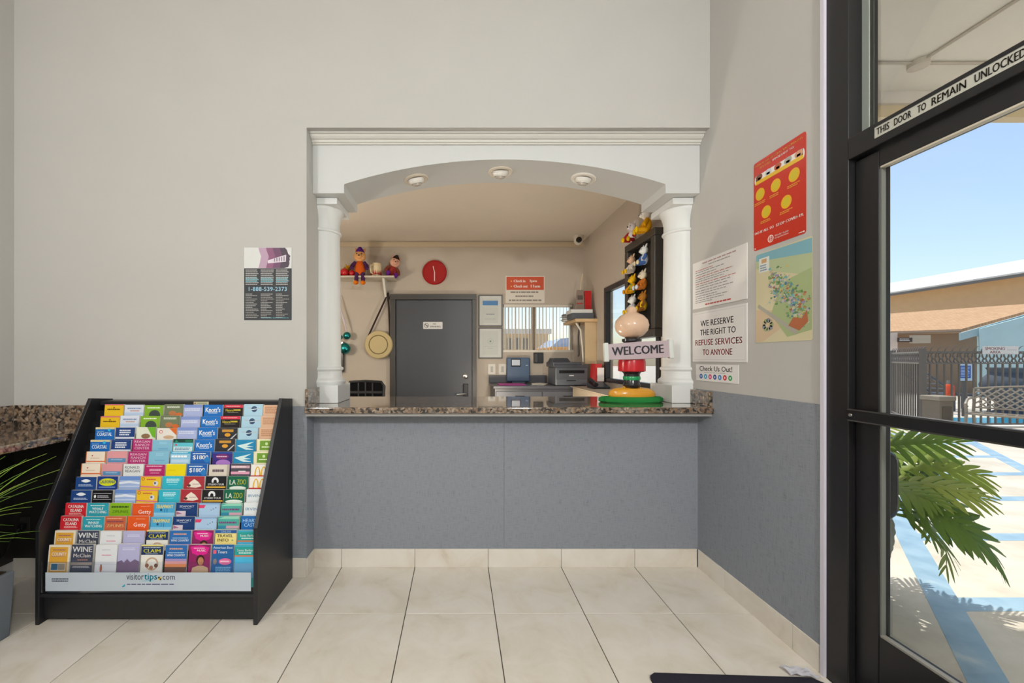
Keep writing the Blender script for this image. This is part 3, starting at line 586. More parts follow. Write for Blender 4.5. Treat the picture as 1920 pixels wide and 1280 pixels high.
kd('tem', '#2a6ab0', 'blue wine country brochures with a sunset picture', L(.18, .12, .82, .24, 1, '#d8a08a'), L(.15, .34, .9, .4, 1, '#b0d0e8'), T('WINE COUNTRY', .08, .44, .92, .54, '#f4f6fa', .012), Rr(0, .66, 1, .78, '#a090c0'), Rr(0, .78, 1, .92, '#e0a0a0'), Rr(0, .92, 1, 1.06, '#e8905a'), Rr(0, 1.06, 1, 1.6, '#6a4a40'))
kd('mus', '#8c1f5e', 'magenta music brochures with a smiling face', Pp('#d81e8c', (.06, .1), (.5, .02), (.94, .14), (.84, .44), (.5, .56), (.16, .42)), L(.22, .14, .75, .2, 1, '#f8d8ec'), T('MUSIC', .38, .23, .78, .33, '#fff', .012), D(.55, .74, .21, '#3a2018', .26), D(.57, .8, .15, '#b9805c', .2), Pp('#c8a888', (.1, 1.6), (.2, 1.12), (.45, 1.02), (.7, 1.02), (.92, 1.12), (1, 1.6)))
kd('trv', '#ead98a', 'pale yellow travel guides with a blue heading', Rr(0, 0, 1, .16, '#1d5aa0'), T('ONLINE', .26, .03, .74, .13, '#a8c8e8'), T('TRAVEL', .08, .21, .84, .36, '#2e2e2a', .012), T('INFO', .12, .42, .64, .57, '#2e2e2a', .012), D(.82, .5, .05, '#5aa080', .03))
kd('ame', '#1c5f9e', 'blue tour brochures with a pink oval', T('American Best', .06, .08, .94, .2, '#d8ecf8', .01), Rr(.06, .26, .2, .44, '#e0607a'), T('Tours', .26, .28, .7, .42, '#f4f6fa', .012), D(.62, .82, .32, '#e06a9a', .16), L(.4, .76, .84, .88, 1, '#f8d0e0'), D(.16, .82, .1, '#8a7a7a', .14), L(.2, 1.06, .95, 1.4, 4, '#7ab4d8'))
kd('sbw', '#25a09a', 'teal coast brochures with a striped blue foot', Rr(0, .0, 1, .1, '#3aa8c0'), T('Santa Barbara', .12, .2, .98, .32, '#e8f4f0', .008), L(.2, .36, .9, .44, 1, '#d8f0e8'), Rr(0, .5, 1, .58, '#c87a5a'), Rr(0, .58, 1, .9, '#48b4dc'), Rr(0, .9, 1, 1.6, '#6aa6cc'))
GRID = [
 'yel scr grn olv lav knt red sea pch', 'yel scr grn olv lav knt red sea pch', 'cst nav wgr wor lav knt drk sea pch',
 'cst nav mag ltb cyn knt drk tea crg', 'cro pnk mag ltb wht b18 pur tea crg', 'cro pnk rrg mgp ylw b18 crd pkd mcd',
 'nvw cal sky yfn tur dred stu zoo mcd', 'nvw blk sky yfn tur dred stu zoo irv', 'cat whl zpg gty trm spt lbp sgr irv',
 'cat whl zpo gty trm spt lbp sgr hst', 'cty win wpk lil clm tem mus trv sbw', 'cty win wpk lil clm tem mus ame sbw']
ROWN = ['top', 'second', 'third', 'fourth', 'fifth', 'sixth', 'seventh', 'eighth', 'ninth', 'tenth', 'eleventh', 'bottom']
COLN = ['leftmost', 'second', 'third', 'fourth', 'fifth', 'sixth', 'seventh', 'eighth', 'rightmost']
TH = math.radians(5); BV = Vector((0, math.sin(TH), math.cos(TH)))
rb = random.Random(11)
for r, row in enumerate(GRID):
    kf = r/11; Yt = 2.262-.267*kf; zt = 1.069-.681*kf
    m = MB('#141416'); m.frame((IX0, Yt, zt), (1, 0, 0), BV)
    m.box(0, IX1-IX0, -.21, -.035, -.0168, -.0152); m.box(0, IX1-IX0, -.2125, -.21, -.0168, 0)
    m.build('tier_divider', 'satin_black', rack)
    X0 = -2.036-.044*kf; stp = .1145+.004*kf
    for c, k in enumerate(row.split()):
        base, desc, els = K[k]
        w = .107+.004*rb.random(); H = .206
        if c == 8: w = min(w, IX1-.002-(X0+c*stp+.004))
        th = .005+.008*rb.random(); jy = rb.uniform(-.004, .003)
        ox = X0+c*stp+rb.uniform(-.001, .004)
        m = MB('#dcd9d2'); o = Vector((ox, Yt, zt))+BV*jy
        m.frame(o, (1, 0, 0), BV); skew = rb.uniform(0, .004)
        m.hexa([(0, -H, -th-.0005), (w, -H, -th-.0005), (w, -H, -.0008), (0, -H, -.0008)], [(skew, 0, -th-.0005), (w+skew*.5, 0, -th-.0005), (w, 0, -.0008), (0, 0, -.0008)])
        ob = m.build('brochure_stack', 'paper', None, '%s, %s rack row, %s%s' % (desc, ROWN[r], COLN[c], '' if c in (0, 8) else ' from left'), 'brochures', 'brochures in the rack')
        q = MB(base); q.frame(o, (1, 0, 0), BV); q.box(0, w, -H, 0, -.0008, 0)
        sc = .1; sx = w
        for i, e in enumerate(els):
            lay = 1+i*.25
            if e[0] == 'r': q.rect(e[1]*sx, max(-e[4]*sc, -H), e[3]*sx, -e[2]*sc, e[5], lay)
            elif e[0] == 't': q.text(e[1], e[2]*sx, -e[5]*sc, e[4]*sx, -e[3]*sc, e[6], lay, e[7])
            elif e[0] == 'l': q.lines(e[1]*sx, -e[4]*sc, e[3]*sx, -e[2]*sc, e[5], e[6], lay, .6, .15, seed=i+len(k))
            elif e[0] == 'd': q.disc(e[1]*sx, -e[2]*sc, e[3]*sc, e[4], lay, (e[5] or e[3])*sc, 16)
            elif e[0] == 'o': q.ring(e[1]*sx, -e[2]*sc, e[3]*sc, e[4]*sc, e[5], lay, 16)
            elif e[0] == 'p': q.flat([(a*sx, max(-b*sc, -H)) for a, b in e[1]], e[2], lay)
            elif e[0] == 'arch':
                x, y, ww, hh = e[1]*sx, -e[2]*sc, e[3]*sx, e[4]*sc; n = 10; out = []; inn = []
                for s in range(n+1):
                    a = math.pi*(1-s/n); out.append((x+ww/2+ww/2*math.cos(a), y-hh+hh*math.sin(a))); inn.append((x+ww/2+(ww/2-.007)*math.cos(a), y-hh+(hh-.006)*math.sin(a)))
                zz = .0004*lay; q.add([(a, b, zz) for a, b in out+inn], [(s, n+1+s, n+2+s, s+1) for s in range(n)], e[5])
        q.build('cover', 'paper', ob)

# ------------------------------------------------------------------ notices on the walls
def sheet(name, frame, w, h, t=.0012, col='#e6e4e0', corner=0):
    m = MB(col); m.frame(*frame)
    if corner:
        pts = []
        for cx, cy, a in ((w-corner, corner, -90), (w-corner, h-corner, 0), (corner, h-corner, 90), (corner, corner, 180)):
            for s in range(4): b = math.radians(a+30*s); pts.append((cx+corner*math.cos(b), cy+corner*math.sin(b)))
        m.prism(pts, (0, t))
    else: m.box(0, w, 0, h, 0, t)
    m.M = m.M @ Matrix.Translation((0, 0, t)); return m
def rw(y0, z0): return ((XR-.0005, y0, z0), (0, -1, 0), (0, 0, 1))
# main wall poster
pw, ph = .2905, .444
m = sheet('p', ((-1.306, YW-.0005, 1.570), (1, 0, 0), (0, 0, 1)), pw, ph, .001, '#33363a')
m.rect(0, .317, pw, ph, '#d3d4d2', .6)
prof1 = [(.30, .317), (.36, .345), (.36, .365), (.30, .40), (.29, .43), (.31, ph)]
for i, (x0, c) in enumerate(((.30, '#b598ae'), (.46, '#8a5878'), (.6, '#6d4a66'), (.75, '#4a3f4c'))):
    pts = [(x0*pw, ph-.001), ((x0+.02)*pw, .42), ((x0+.06)*pw, .39), ((x0+.03)*pw, .35), ((x0+.0)*pw, .318), (.84*pw, .318), (.93*pw, .325), (.955*pw, .345), (.95*pw, .36), (.965*pw, .372), (.955*pw, .38), (.975*pw, .392), (.93*pw, .405), (.90*pw, .43), (.86*pw, ph-.001)]
    m.flat(pts, c, .9+.3*i)
m.flat([(.5*pw, .347), (.88*pw, .357), (.885*pw, .400), (.6*pw, .375), (.5*pw, .365)], '#d9d0da', 2.4)
for i in range(5): x = (.63+.05*i)*pw; m.rect(x, .357+.001*i, x+.007, .378+.003*i, '#8a7a8c', 2.7)
for c in range(3):
    x0 = (.03+.32*c)*pw; x1 = x0+.28*pw
    m.lines(x0, .213, x1, .312, 9, '#a9a6a4', 1, .45, .15, seed=c); m.lines(x0, .232, x1, .262, 3, '#5fa8b4', 1.5, .5, .2, seed=c+5)
    m.lines(x0, .012, x1, .165, 15, '#a4a29e', 1, .4, .55, seed=c+20)
m.lines(.36*pw, .01, .94*pw, .018, 1, '#5fa8b4', 2, .5, .05, seed=3)
m.text('1-888-539-2373', .10*pw, .178, .90*pw, .203, '#9fd0e8', 3)
m.build('hotline_poster', 'paper', None, 'dark hotline poster with a profile picture on the left wall', 'poster')
# house rules
w, h = .4815, .299
m = sheet('s', rw(2.569, 1.654), w, h, .003, '#dedcda'); 
m.lines(.10, .272, .40, .286, 1, '#a88', 1, .5, .05, 1); m.lines(.16, .255, .36, .267, 1, '#999', 1, .5, .05, 2)
for i, (z, c, x1) in enumerate(((.238, 1, .2), (.226, 0, .3), (.210, 0, .24), (.195, 1, .38), (.181, 0, .34), (.167, 0, .30), (.152, 1, .4), (.138, 0, .36), (.122, 0, .33), (.105, 0, .38), (.09, 0, .32), (.074, 0, .24), (.06, 0, .34), (.046, 0, .3), (.034, 0, .2))):
    m.lines(.03, z, x1, z+.008, 1, '#b46a68' if c else '#8d8b8c', 1, .55, .02, i+3)
m.lines(.13, .010, .36, .024, 1, '#b4403e', 1, .6, .02, 30)
m.build('house_rules_notice', 'paper', None, 'white notice with many lines of small print, beside the right column', 'notice')
# right to refuse
h = .317; m = sheet('s', rw(2.569, 1.315), w, h, .004, '#dcdad9')
m.rect(.012, .012, w-.012, .0135, '#b9b7b6', .5); m.rect(.012, h-.0135, w-.012, h-.012, '#b9b7b6', .5); m.rect(.012, .012, .0135, h-.012, '#b9b7b6', .5); m.rect(w-.0135, .012, w-.012, h-.012, '#b9b7b6', .5)
for s, a, b, v, c in (('WE RESERVE', .174, .79, .755, '#3b3f45'), ('THE RIGHT TO', .169, .826, .575, '#3b3f45'), ('REFUSE SERVICES', .065, .93, .38, '#c23a44'), ('TO ANYONE', .22, .766, .185, '#c23a44')):
    m.text(s, a*w, (v-.055)*h, b*w, (v+.06)*h, c, 1, .01)
m.build('refusal_sign', 'paper', None, 'white sign reserving the right to refuse services, black and red capitals', 'sign')
w2, h2 = .384, .103
m = sheet('s', rw(2.535, 1.196), w2, h2, .003, '#e2e0df'); m.text('Check Us Out!', .1*w2, .60*h2, .87*w2, .9*h2, '#3a3d44', 1, .006)
m.lines(.22*w2, .49*h2, .72*w2, .54*h2, 1, '#999', 1, .5, .02, 3)
for i, c in enumerate(('#2d5fa8', '#2b9fd0', '#d0407a', '#2a4f98', '#3f86c8', '#c8303a', '#2f9a50')):
    cx = (.14+.115*i)*w2; m.disc(cx, .27*h2, .0155, c, 1); m.rect(cx-.004, .27*h2-.006, cx+.004, .27*h2+.006, '#e8eef4', 1.5)
m.build('social_media_sign', 'paper', None, 'small white Check Us Out sign with seven coloured dots', 'sign')
# red health poster
w, h = .306, .453
m = sheet('s', rw(2.0424, 1.892), w, h, .0012, '#c4301f', .012)
m.text('EVEN AFTER GETTING VACCINATED,', .03*w, .945*h, .95*w, .967*h, '#e8a83a', 1, .03); m.text("IT'S STILL", .14*w, .905*h, .36*w, .926*h, '#e8a83a', 1, .03); m.text('IMPORTANT TO:', .40*w, .905*h, .80*w, .926*h, '#f0e4dc', 1, .03)
m.rect(.05*w, .745*h, .95*w, .845*h, '#e6e2da', 1); m.disc(.05*w, .795*h, .03*w, '#e6e2da', 1, .05*h); m.disc(.95*w, .795*h, .03*w, '#e6e2da', 1, .05*h)
m.rect(.04*w, .742*h, .96*w, .785*h, '#e2b62c', 1.3)
for i, c in enumerate(('#7a4a3a', '#c8ccd0', '#b85a3a', '#a8a49c', '#d09a7a')):
    x = (.12+.19*i)*w; m.disc(x, .815*h, .022, c, 1.6, .016); m.rect(x-.01, .79*h, x+.01, .815*h, c, 1.6)
for u, v in ((.14, .62), (.46, .625), (.80, .63), (.27, .39), (.66, .395)):
    m.disc(u*w, v*h, .030, '#e2ae22', 1, .031); m.disc(u*w, v*h, .02, '#cfb92e', 1.4, .022); m.lines((u-.12)*w, (v-.115)*h, (u+.12)*w, (v-.08)*h, 2, '#dfa03a', 1.5, .5, .3, int(u*100))
m.text('DO IT ALL TO', .03*w, .180*h, .42*w, .208*h, '#f4ece6', 1, .03); m.text('STOP COVID-19.', .47*w, .180*h, .96*w, .208*h, '#f4ece6', 1, .03)
m.ring(.36*w, .075*h, .018, .004, '#f0e0da', 1); m.ring(.36*w, .075*h, .010, .002, '#f0e0da', 1); m.rect(.355*w, .05*h, .365*w, .105*h, '#f0e0da', 1.4)
m.text('World Health', .44*w, .080*h, .70*w, .098*h, '#f4ece6', 1, .02); m.text('Organization', .44*w, .052*h, .70*w, .072*h, '#f4ece6', 1); m.lines(.88*w, .015*h, .96*w, .03*h, 1, '#eee', 1, .5, .1, 2)
for x, y in ((.01, .01), (w-.01, .01)): m.disc(x, y, .004, '#eadfd8', 1.5)
m.build('health_poster', 'gloss', None, 'red health poster with yellow round icons high on the right wall', 'poster')
# illustrated park map
w, h = .323, .454
m = sheet('s', rw(2.028, 1.416), w, h, .0012, '#cfc7a4', .008)
m.flat([(.002, h*.88), (w-.002, h*.80), (w-.002, h-.008), (.008, h-.002), (.002, h-.008)], '#7fb0be', .6); m.flat([(.002, h*.84), (w-.002, h*.62), (w-.002, h*.84), (.002, h*.92)], '#b3bf97', .8)
m.flat([(.002, .005), (.15*w, .005), (.9*w, .3*h), (.002, .37*h)], '#cdb798', .7); m.flat([(.6*w, .02), (w-.002, .1*h), (w-.002, .7*h), (.5*w, .62*h), (.3*w, .3*h)], '#a3b283', .9)
m.flat([(.01, .40*h), (.02, .43*h), (.78*w, .10*h), (.74*w, .06*h)], '#a9a69a', 1.1); m.flat([(.2*w, .40*h), (.24*w, .42*h), (.66*w, .68*h), (.62*w, .68*h)], '#b9b6a0', 1.1)
rm = random.Random(5); pal = ['#5f8a56', '#7fa266', '#7a9a5a', '#5a90a0', '#6fb0b8', '#b98560', '#a8684c', '#9a8fae', '#c8b878', '#6a8a74', '#b8aeb4', '#4a7a8c', '#8fae7a', '#c0c0a8']
for i in range(420):
    a = rm.random(); u = .30+.62*a+rm.gauss(0, .05); v = .66-.44*a**1.2+rm.gauss(0, .09)
    if not (.26 < u < .97 and .12 < v < .80) or v < .42-.4*u+.02: continue
    n = rm.randint(4, 7); s = rm.uniform(.003, .0105); ph0 = rm.random()*6
    m.flat([(u*w+s*rm.uniform(.6, 1.2)*math.cos(ph0+2*math.pi*q/n), v*h+.8*s*rm.uniform(.6, 1.2)*math.sin(ph0+2*math.pi*q/n)) for q in range(n)], pal[rm.randrange(len(pal))], 1.2+i*.003)
m.flat([(.62*w, .16*h), (.80*w, .10*h), (.94*w, .18*h), (.92*w, .3*h), (.84*w, .22*h), (.7*w, .24*h)], '#b06a48', 2.7)
for i in range(9): a = i*.698; m.disc((.24+.075*math.cos(a))*w, (.19+.05*math.sin(a))*h, .012, ['#9aa87a', '#b0aa90', '#8a8f9a'][i % 3], 1.4)
m.rect(.07*w, .78*h, .27*w, .94*h, '#dde0da', 1.5); m.rect(.12*w, .88*h, .22*w, .925*h, '#c8a070', 2); m.lines(.09*w, .79*h, .25*w, .87*h, 3, '#7d92a8', 2, .5, .3, 6)
m.build('park_map', 'paper', None, 'illustrated colour map of a park with rounded corners below the red poster', 'map')
# ------------------------------------------------------------------ welcome sign on the counter
CT = 1.0417
wx, wy = XF(1192, 2.58), 2.62
t = thing('welcome_sign', (wx, wy, CT), 'welcome plaque on a black and red post with green turf base, on the counter', 'sign')
m = MB('#2f8a45'); pts = []
rg = random.Random(2)
vs = []; n = 40
def rr(a): return 1+.05*math.sin(5*a)+.03*math.sin(9*a+1)
m.lathe([(.185, .0), (.198, .008), (.196, .028), (.18, .038), (.1, .042), (.001, .044)], (0, 0, 0), 48, mod=lambda a, z: rr(a))
m.v = [Vector((wx+p.x*1.05, wy+.02+p.y*.42, CT+p.z)) for p in m.v]; m.build('turf_base', 'turf', t)
m = MB('#d99a2e'); m.lathe([(.15, .035), (.158, .05), (.15, .075), (.12, .092), (.06, .10), (.055, .11)], (0, 0, 0), 32); m.v = [Vector((wx+p.x, wy+.02+p.y*.42, CT+p.z)) for p in m.v]; m.build('foot_block', 'gloss', t)
m = MB('#1c1c20'); m.lathe([(.05, .10), (.058, .115), (.05, .13), (.05, .19), (.058, .2), (.06, .21)], (wx, wy+.02, CT), 24); m.build('lower_post', 'gloss', t)
m = MB('#1e9a5c'); m.lathe([(.053, .15), (.055, .155), (.055, .17), (.053, .175)], (wx, wy+.02, CT), 24); m.build('green_band', 'gloss', t)
m = MB('#c01522'); m.lathe([(.075, .205), (.086, .21), (.086, .27), (.08, .30), (.06, .315)], (wx, wy+.02, CT), 28); m.build('drum', 'gloss', t)
m = MB('#232328'); m.lathe([(.045, .315), (.05, .34), (.05, .40), (.062, .41), (.062, .425), (.04, .43)], (wx, wy+.02, CT), 24); m.build('upper_post', 'gloss', t)
m = MB('#d9b79c'); m.lathe([(.03, .43), (.075, .45), (.1, .48), (.108, .515), (.1, .55), (.075, .58), (.04, .60), (.03, .605), (.034, .62), (.02, .64), (.001, .645)], (wx, wy+.02, CT), 32); m.build('urn_finial', 'gloss', t)
ang = math.radians(3.2); u = Vector((math.cos(ang), -.05, math.sin(ang)*1.0)).normalized(); v = Vector((-math.sin(ang), 0, math.cos(ang)))
PW, PH = .41, .108
o = Vector((wx, wy-.085, CT+.345))-u*PW/2-v*PH/2
m = MB('#b9a8ae'); m.frame(o, u, v); m.prism([(-.005, .004), (PW*.5, -.003), (PW+.004, .0), (PW-.004, PH*.55), (PW-.012, PH), (PW*.5, PH+.004), (.008, PH-.002), (.0, PH*.5)], (-.022, 0)); pl = m.build('plaque', 'plastic', t, bevel=.004)
q = MB(); q.frame(o, u, v); q.text('WELCOME', .035, .03, PW-.05, .085, '#2b2a33', 1.5, .02); q.build('lettering', 'plastic', pl)
for sx in (-1, 1):
    m = MB('#d4d8d4'); m.frame(o+u*(PW/2+sx*PW*.5), u, v); m.box(-.014, .014, -.008, PH+.008, -.03, .006); m.build('end_cap', 'plastic', t, bevel=.006)
MB('#20201f').box(wx-.03, wx+.03, wy-.08, wy-.0, CT+.33, CT+.36).build('bracket', 'satin_black', t)

# ------------------------------------------------------------------ office: door, window, notices
d2 = thing('door_2', (XF(814, YB), YB, 0), 'dark grey office door in a darker frame', None, kind='structure')
x0, zt = bw(743, 563); x1, _ = bw(885, 563); fx0, fz = bw(733, 553); fx1, _ = bw(893, 553)
MB('#484b51').box(x0+.003, x1-.003, YB-.045, YB-.005, .01, zt-.003).build('leaf', 'satin_black', d2, bevel=.002)
m = MB('#454340').box(fx0, x0, YB-.07, YB, 0, zt).box(x1, fx1, YB-.07, YB, 0, zt).box(fx0, fx1, YB-.07, YB, zt, fz); m.build('frame', 'satin_black', d2, bevel=.003)
a, b = bw(794, 617); c, e = bw(830, 604)
m = sheet('s', ((a, YB-.0455, b), (1, 0, 0), (0, 0, 1)), c-a, e-b, .002, '#dcdcda', .008)
m.ring(.04, .042, .028, .006, '#55565a', 1); m.flat([(.02, .056), (.026, .062), (.06, .028), (.054, .022)], '#55565a', 1.3); m.rect(.03, .04, .056, .046, '#55565a', 1.2)
m.text('NO', .12, .052, .16, .07, '#3c3d40', 1, .012); m.text('SMOKING', .085, .018, .215, .038, '#3c3d40', 1, .012); m.build('sign_plate', 'paper', d2)
lx, lz = bw(873, 705)
m = MB('#c9c9c6'); m.matrix(Matrix.Translation((lx, YB-.045, lz)) @ Matrix.Rotation(math.pi/2, 4, 'X')); m.lathe([(.032, 0), (.032, .012), (.02, .02), (.001, .021)], segs=20); m.build('deadbolt', 'metal', d2)
MB('#26262a').box(lx-.03, lx+.03, YB-.075, YB-.045, lz-.24, lz-.09).build('keypad_lock', 'gloss', d2, bevel=.006)
m = MB('#b9b8b4'); m.tube([(lx, YB-.07, lz-.21), (lx, YB-.10, lz-.21), (lx-.02, YB-.105, lz-.21), (lx-.11, YB-.105, lz-.215)], .010, 8); m.build('lever', 'metal', d2)
# rear window
w3 = thing('window_2', ((WX0+WX1)/2, YB, wz0), 'bright office rear window behind vertical blinds', None, kind='structure')
m = MB('#d8d2c6').box(WX0, WX1, YB-.004, YB+.14, wz0-.012, wz0+.012).box(WX0, WX1, YB+.06, YB+.14, wz1-.02, wz1).box(WX0, WX0+.02, YB+.06, YB+.14, wz0, wz1).box(WX1-.02, WX1, YB+.06, YB+.14, wz0, wz1); m.build('frame', 'trim_paint', w3)
mx = XF(1003, YB); MB('#8f7d68').box(mx-.028, mx+.028, YB+.07, YB+.12, wz0+.012, wz1-.02).build('mullion', 'trim_paint', w3)
MB('#fff').box(WX0+.02, WX1-.02, YB+.095, YB+.099, wz0+.012, wz1-.02).build('pane', 'glass', w3)
vb = thing('vertical_blind', ((WX0+WX1)/2, YB+.03, wz0), 'cream vertical blind with open slats in the office rear window', 'blind')
MB('#cfc8ba').box(WX0+.01, WX1-.01, YB+.005, YB+.05, wz1-.035, wz1-.002).build('head_rail', 'plastic', vb)
sl = MB('#d9d2c4').box(-.003, .003, -.027, .027, 0, wz1-wz0-.05).build('slat', 'plastic', origin=(0, 0, 0)); sl.parent = vb
nsl = 20
for i in range(nsl):
    o = sl if i == 0 else share(sl, (0, 0, 0), vb)
    o.location = Vector((WX0+.03+(WX1-WX0-.06)*i/(nsl-1), YB+.03, wz0+.014))-vb.location; o.rotation_euler = (0, 0, math.radians(-18+random.uniform(-6, 6)))
# side window
w4 = thing('window_3', (XR, 3.5, W2Z0), 'black framed sliding window in the office side wall', None, kind='structure')
def fr(y0, y1, z0, z1, nm='frame'): MB('#232226').box(XR-.015, XR+.035, y0, y1, z0, z1).build(nm, 'satin_black', w4, bevel=.002)
fr(W2Y0, W2Y1, W2Z1-.05, W2Z1); fr(W2Y0, W2Y1, W2Z0, W2Z0+.04); fr(W2Y1-.05, W2Y1, W2Z0+.04, W2Z1-.05); fr(W2Y0, W2Y0+.05, W2Z0+.04, W2Z1-.05); fr(3.40, 3.45, W2Z0+.04, W2Z1-.05, 'sliding_rail')
MB('#fff').box(XR+.012, XR+.016, W2Y0+.05, W2Y1-.05, W2Z0+.04, W2Z1-.05).build('pane', 'glass', w4)
# check-in sign
a, b = bw(948, 568); c, e = bw(1021, 517); w, h = c-a, e-b
m = sheet('s', ((a, YB-.003, b), (1, 0, 0), (0, 0, 1)), w, h, .002, '#d8d2c6')
m.rect(.01, .48*h, w-.01, .96*h, '#c8502f', 1); m.disc(.07, .80*h, .008, '#e8c040', 2); m.disc(.07, .61*h, .008, '#e8c040', 2)
m.text('Check in', .10, .76*h, .24, .86*h, '#f4e8e0', 2, .03); m.text('3pm', .29, .74*h, .38, .86*h, '#f4e8e0', 2, .03); m.text('Check out', .10, .57*h, .27, .67*h, '#f4e8e0', 2, .03); m.text('11am', .31, .57*h, .42, .67*h, '#f4e8e0', 2, .03)
m.text('We Lend a Deposit', .06, .36*h, .40, .43*h, '#8a8278', 2) if 0 else m.lines(.06, .35*h, .41, .44*h, 1, '#8a8278', 2, .6, .02, 2)
m.lines(.12, .20*h, .34, .29*h, 1, '#8a8278', 2, .6, .02, 3); m.lines(.04, .05*h, .44, .14*h, 1, '#8a8278', 2, .6, .02, 4)
m.build('check_in_sign', 'paper', None, 'red and white check in and check out times sign above the rear window', 'sign')
for (px0, py0, px1, py1), lab, blue in (((897, 553, 942, 612), 'grey framed certificate with blue banner beside the office door, upper', 1), ((897, 614, 942, 672), 'grey framed pale certificate beside the office door, lower', 0)):
    a, b = bw(px0, py1); c, e = bw(px1, py0); w, h = c-a, e-b
    t = thing('picture_frame', ((a+c)/2, YB, b), lab, 'frame', 'framed certificates')
    m = MB('#4c4a47'); g = .014; m.box(a, c, YB-.02, YB-.001, b, b+g).box(a, c, YB-.02, YB-.001, e-g, e).box(a, a+g, YB-.02, YB-.001, b+g, e-g).box(c-g, c, YB-.02, YB-.001, b+g, e-g); m.build('frame', 'satin_black', t, bevel=.001)
    m = sheet('s', ((a+g, YB-.012, b+g), (1, 0, 0), (0, 0, 1)), w-2*g, h-2*g, .002, '#c9cbc6'); W_, H_ = w-2*g, h-2*g
    m.rect(.12*W_, .08*H_, .86*W_, .92*H_, '#bfc2bc', 1)
    if blue: m.rect(.14*W_, .68*H_, .84*W_, .84*H_, '#4f7fb0', 2); m.lines(.3*W_, .36*H_, .7*W_, .40*H_, 1, '#5a6068', 2, .6, .02, 2); m.lines(.25*W_, .2*H_, .75*W_, .23*H_, 1, '#9aa09c', 2, .5, .02, 3)
    else: m.ring(.5*W_, .56*H_, .035, .004, '#9aa29a', 2); m.disc(.5*W_, .56*H_, .012, '#6f8a78', 2); m.lines(.2*W_, .38*H_, .8*W_, .40*H_, 1, '#9aa09c', 2, .5, .02, 4); m.lines(.38*W_, .3*H_, .62*W_, .33*H_, 1, '#9aa09c', 2, .5, .02, 5)
    m.build('certificate', 'paper', t)
# round red clock
cx, cz = bw(815, 511)
t = thing('wall_clock', (cx, YB, cz), 'plain round red clock with pale hands on the office rear wall', 'clock')
M = Matrix.Translation((cx, YB-.001, cz)) @ Matrix.Rotation(math.pi/2, 4, 'X')
m = MB('#a50d10'); m.matrix(M); m.lathe([(.15, 0), (.15, .02), (.14, .03), (.132, .03), (.13, .022), (.001, .022)], segs=40); m.build('case', 'gloss', t)
m = MB('#e8dcd4'); m.matrix(M); m.add([(-.005, -.11, .027), (.004, -.11, .027), (.005, 0, .027), (-.005, 0, .027)], [(0, 1, 2, 3)]); m.add([(-.014, .075, .027), (-.022, .073, .027), (-.005, 0, .027), (.004, .0, .027)], [(0, 1, 2, 3)]); m.build('hands', 'plastic', t)

# ------------------------------------------------------------------ soft toys (plain generic plush)
def plush(loc, s, rz, body, head, limb, foot, label, tilt=0, hat=None, group='soft toys in the office', sit=True):
    t = thing('plush_toy', loc, label, 'soft toy', group)
    M = Matrix.Translation(loc) @ Matrix.Rotation(rz, 4, 'Z') @ Matrix.Rotation(tilt, 4, 'Y') @ Matrix.Diagonal((s, s, s, 1))
    def part(n, c, f): m = MB(c); m.matrix(M); f(m); return m.build(n, 'fabric', t)
    part('body', body, lambda m: m.ball((0, 0, .17), (.12, .1, .16), segs=14, rings=9))
    h = part('head', head, lambda m: m.ball((0, -.02, .42), (.13, .115, .12), segs=16, rings=10).ball((0, -.12, .39), (.06, .05, .045), segs=10, rings=7))
    m = MB('#222'); m.matrix(M); m.ball((-.05, -.128, .45), .014, segs=8, rings=5).ball((.05, -.128, .45), .014, segs=8, rings=5); m.build('eyes', 'gloss', h)
    m = MB('#3a2a24'); m.matrix(M); m.ball((0, -.17, .405), .018, segs=8, rings=5); m.build('nose', 'gloss', h)
    for sx in (-1, 1):
        part('ear', head, lambda m: m.tube([(sx*.07, .0, .5), (sx*.09, .01, .56), (sx*.11, .02, .6)], [.03, .028, .012], 8))
        part('arm', limb, lambda m: m.tube([(sx*.09, -.02, .28), (sx*.15, -.06, .21), (sx*.16, -.11, .14)], [.045, .042, .048], 8))
        if sit: part('leg', limb, lambda m: m.tube([(sx*.06, -.03, .06), (sx*.08, -.14, .05), (sx*.09, -.22, .045)], [.055, .05, .045], 8)); part('foot', foot, lambda m: m.ball((sx*.095, -.25, .06), (.055, .04, .07), segs=10, rings=7))
        else: part('leg', limb, lambda m: m.tube([(sx*.06, -.02, .06), (sx*.07, -.04, -.06), (sx*.07, -.05, -.14)], [.05, .045, .04], 8)); part('foot', foot, lambda m: m.ball((sx*.075, -.09, -.16), (.055, .085, .045), segs=10, rings=7))
    if hat: part('hat', hat, lambda m: m.lathe([(.105, .50), (.085, .55), (.03, .62), (.005, .63)], segs=12))
    return t
shz = ZF(520, 4.66)
t = thing('wall_shelf', (XF(676, 4.68), 4.68, shz), 'pale shelf of soft toys high on the office rear wall', 'shelf')
MB('#c9bfae').box(XF(620, 4.68), XF(742, 4.68), 4.55, YB-.001, shz-.02, shz).build('board', 'wood', t, bevel=.002)
m = MB('#d8d4c8'); bxp = XF(725, 4.70); m.prism([(4.60, shz-.02), (YB-.002, shz-.02), (YB-.002, shz-.26), (YB-.03, shz-.26)], (bxp-.035, bxp-.01), axis='x'); m.build('bracket', 'plastic', t)
zz = shz+.001
plush((XF(675, 4.58), 4.58, zz), .54, .1, '#c9581c', '#d9a26a', '#4a2a52', '#e0781a', 'soft toy in orange dress with orange feet hanging over the shelf edge', 0, '#5a2a86', sit=False)
plush((XF(731, 4.72), 4.72, zz), .48, .3, '#a03a34', '#d9a58c', '#8a4a3a', '#6a2a86', 'soft toy in red with purple feet at the right end of the shelf', .3, '#33261f')
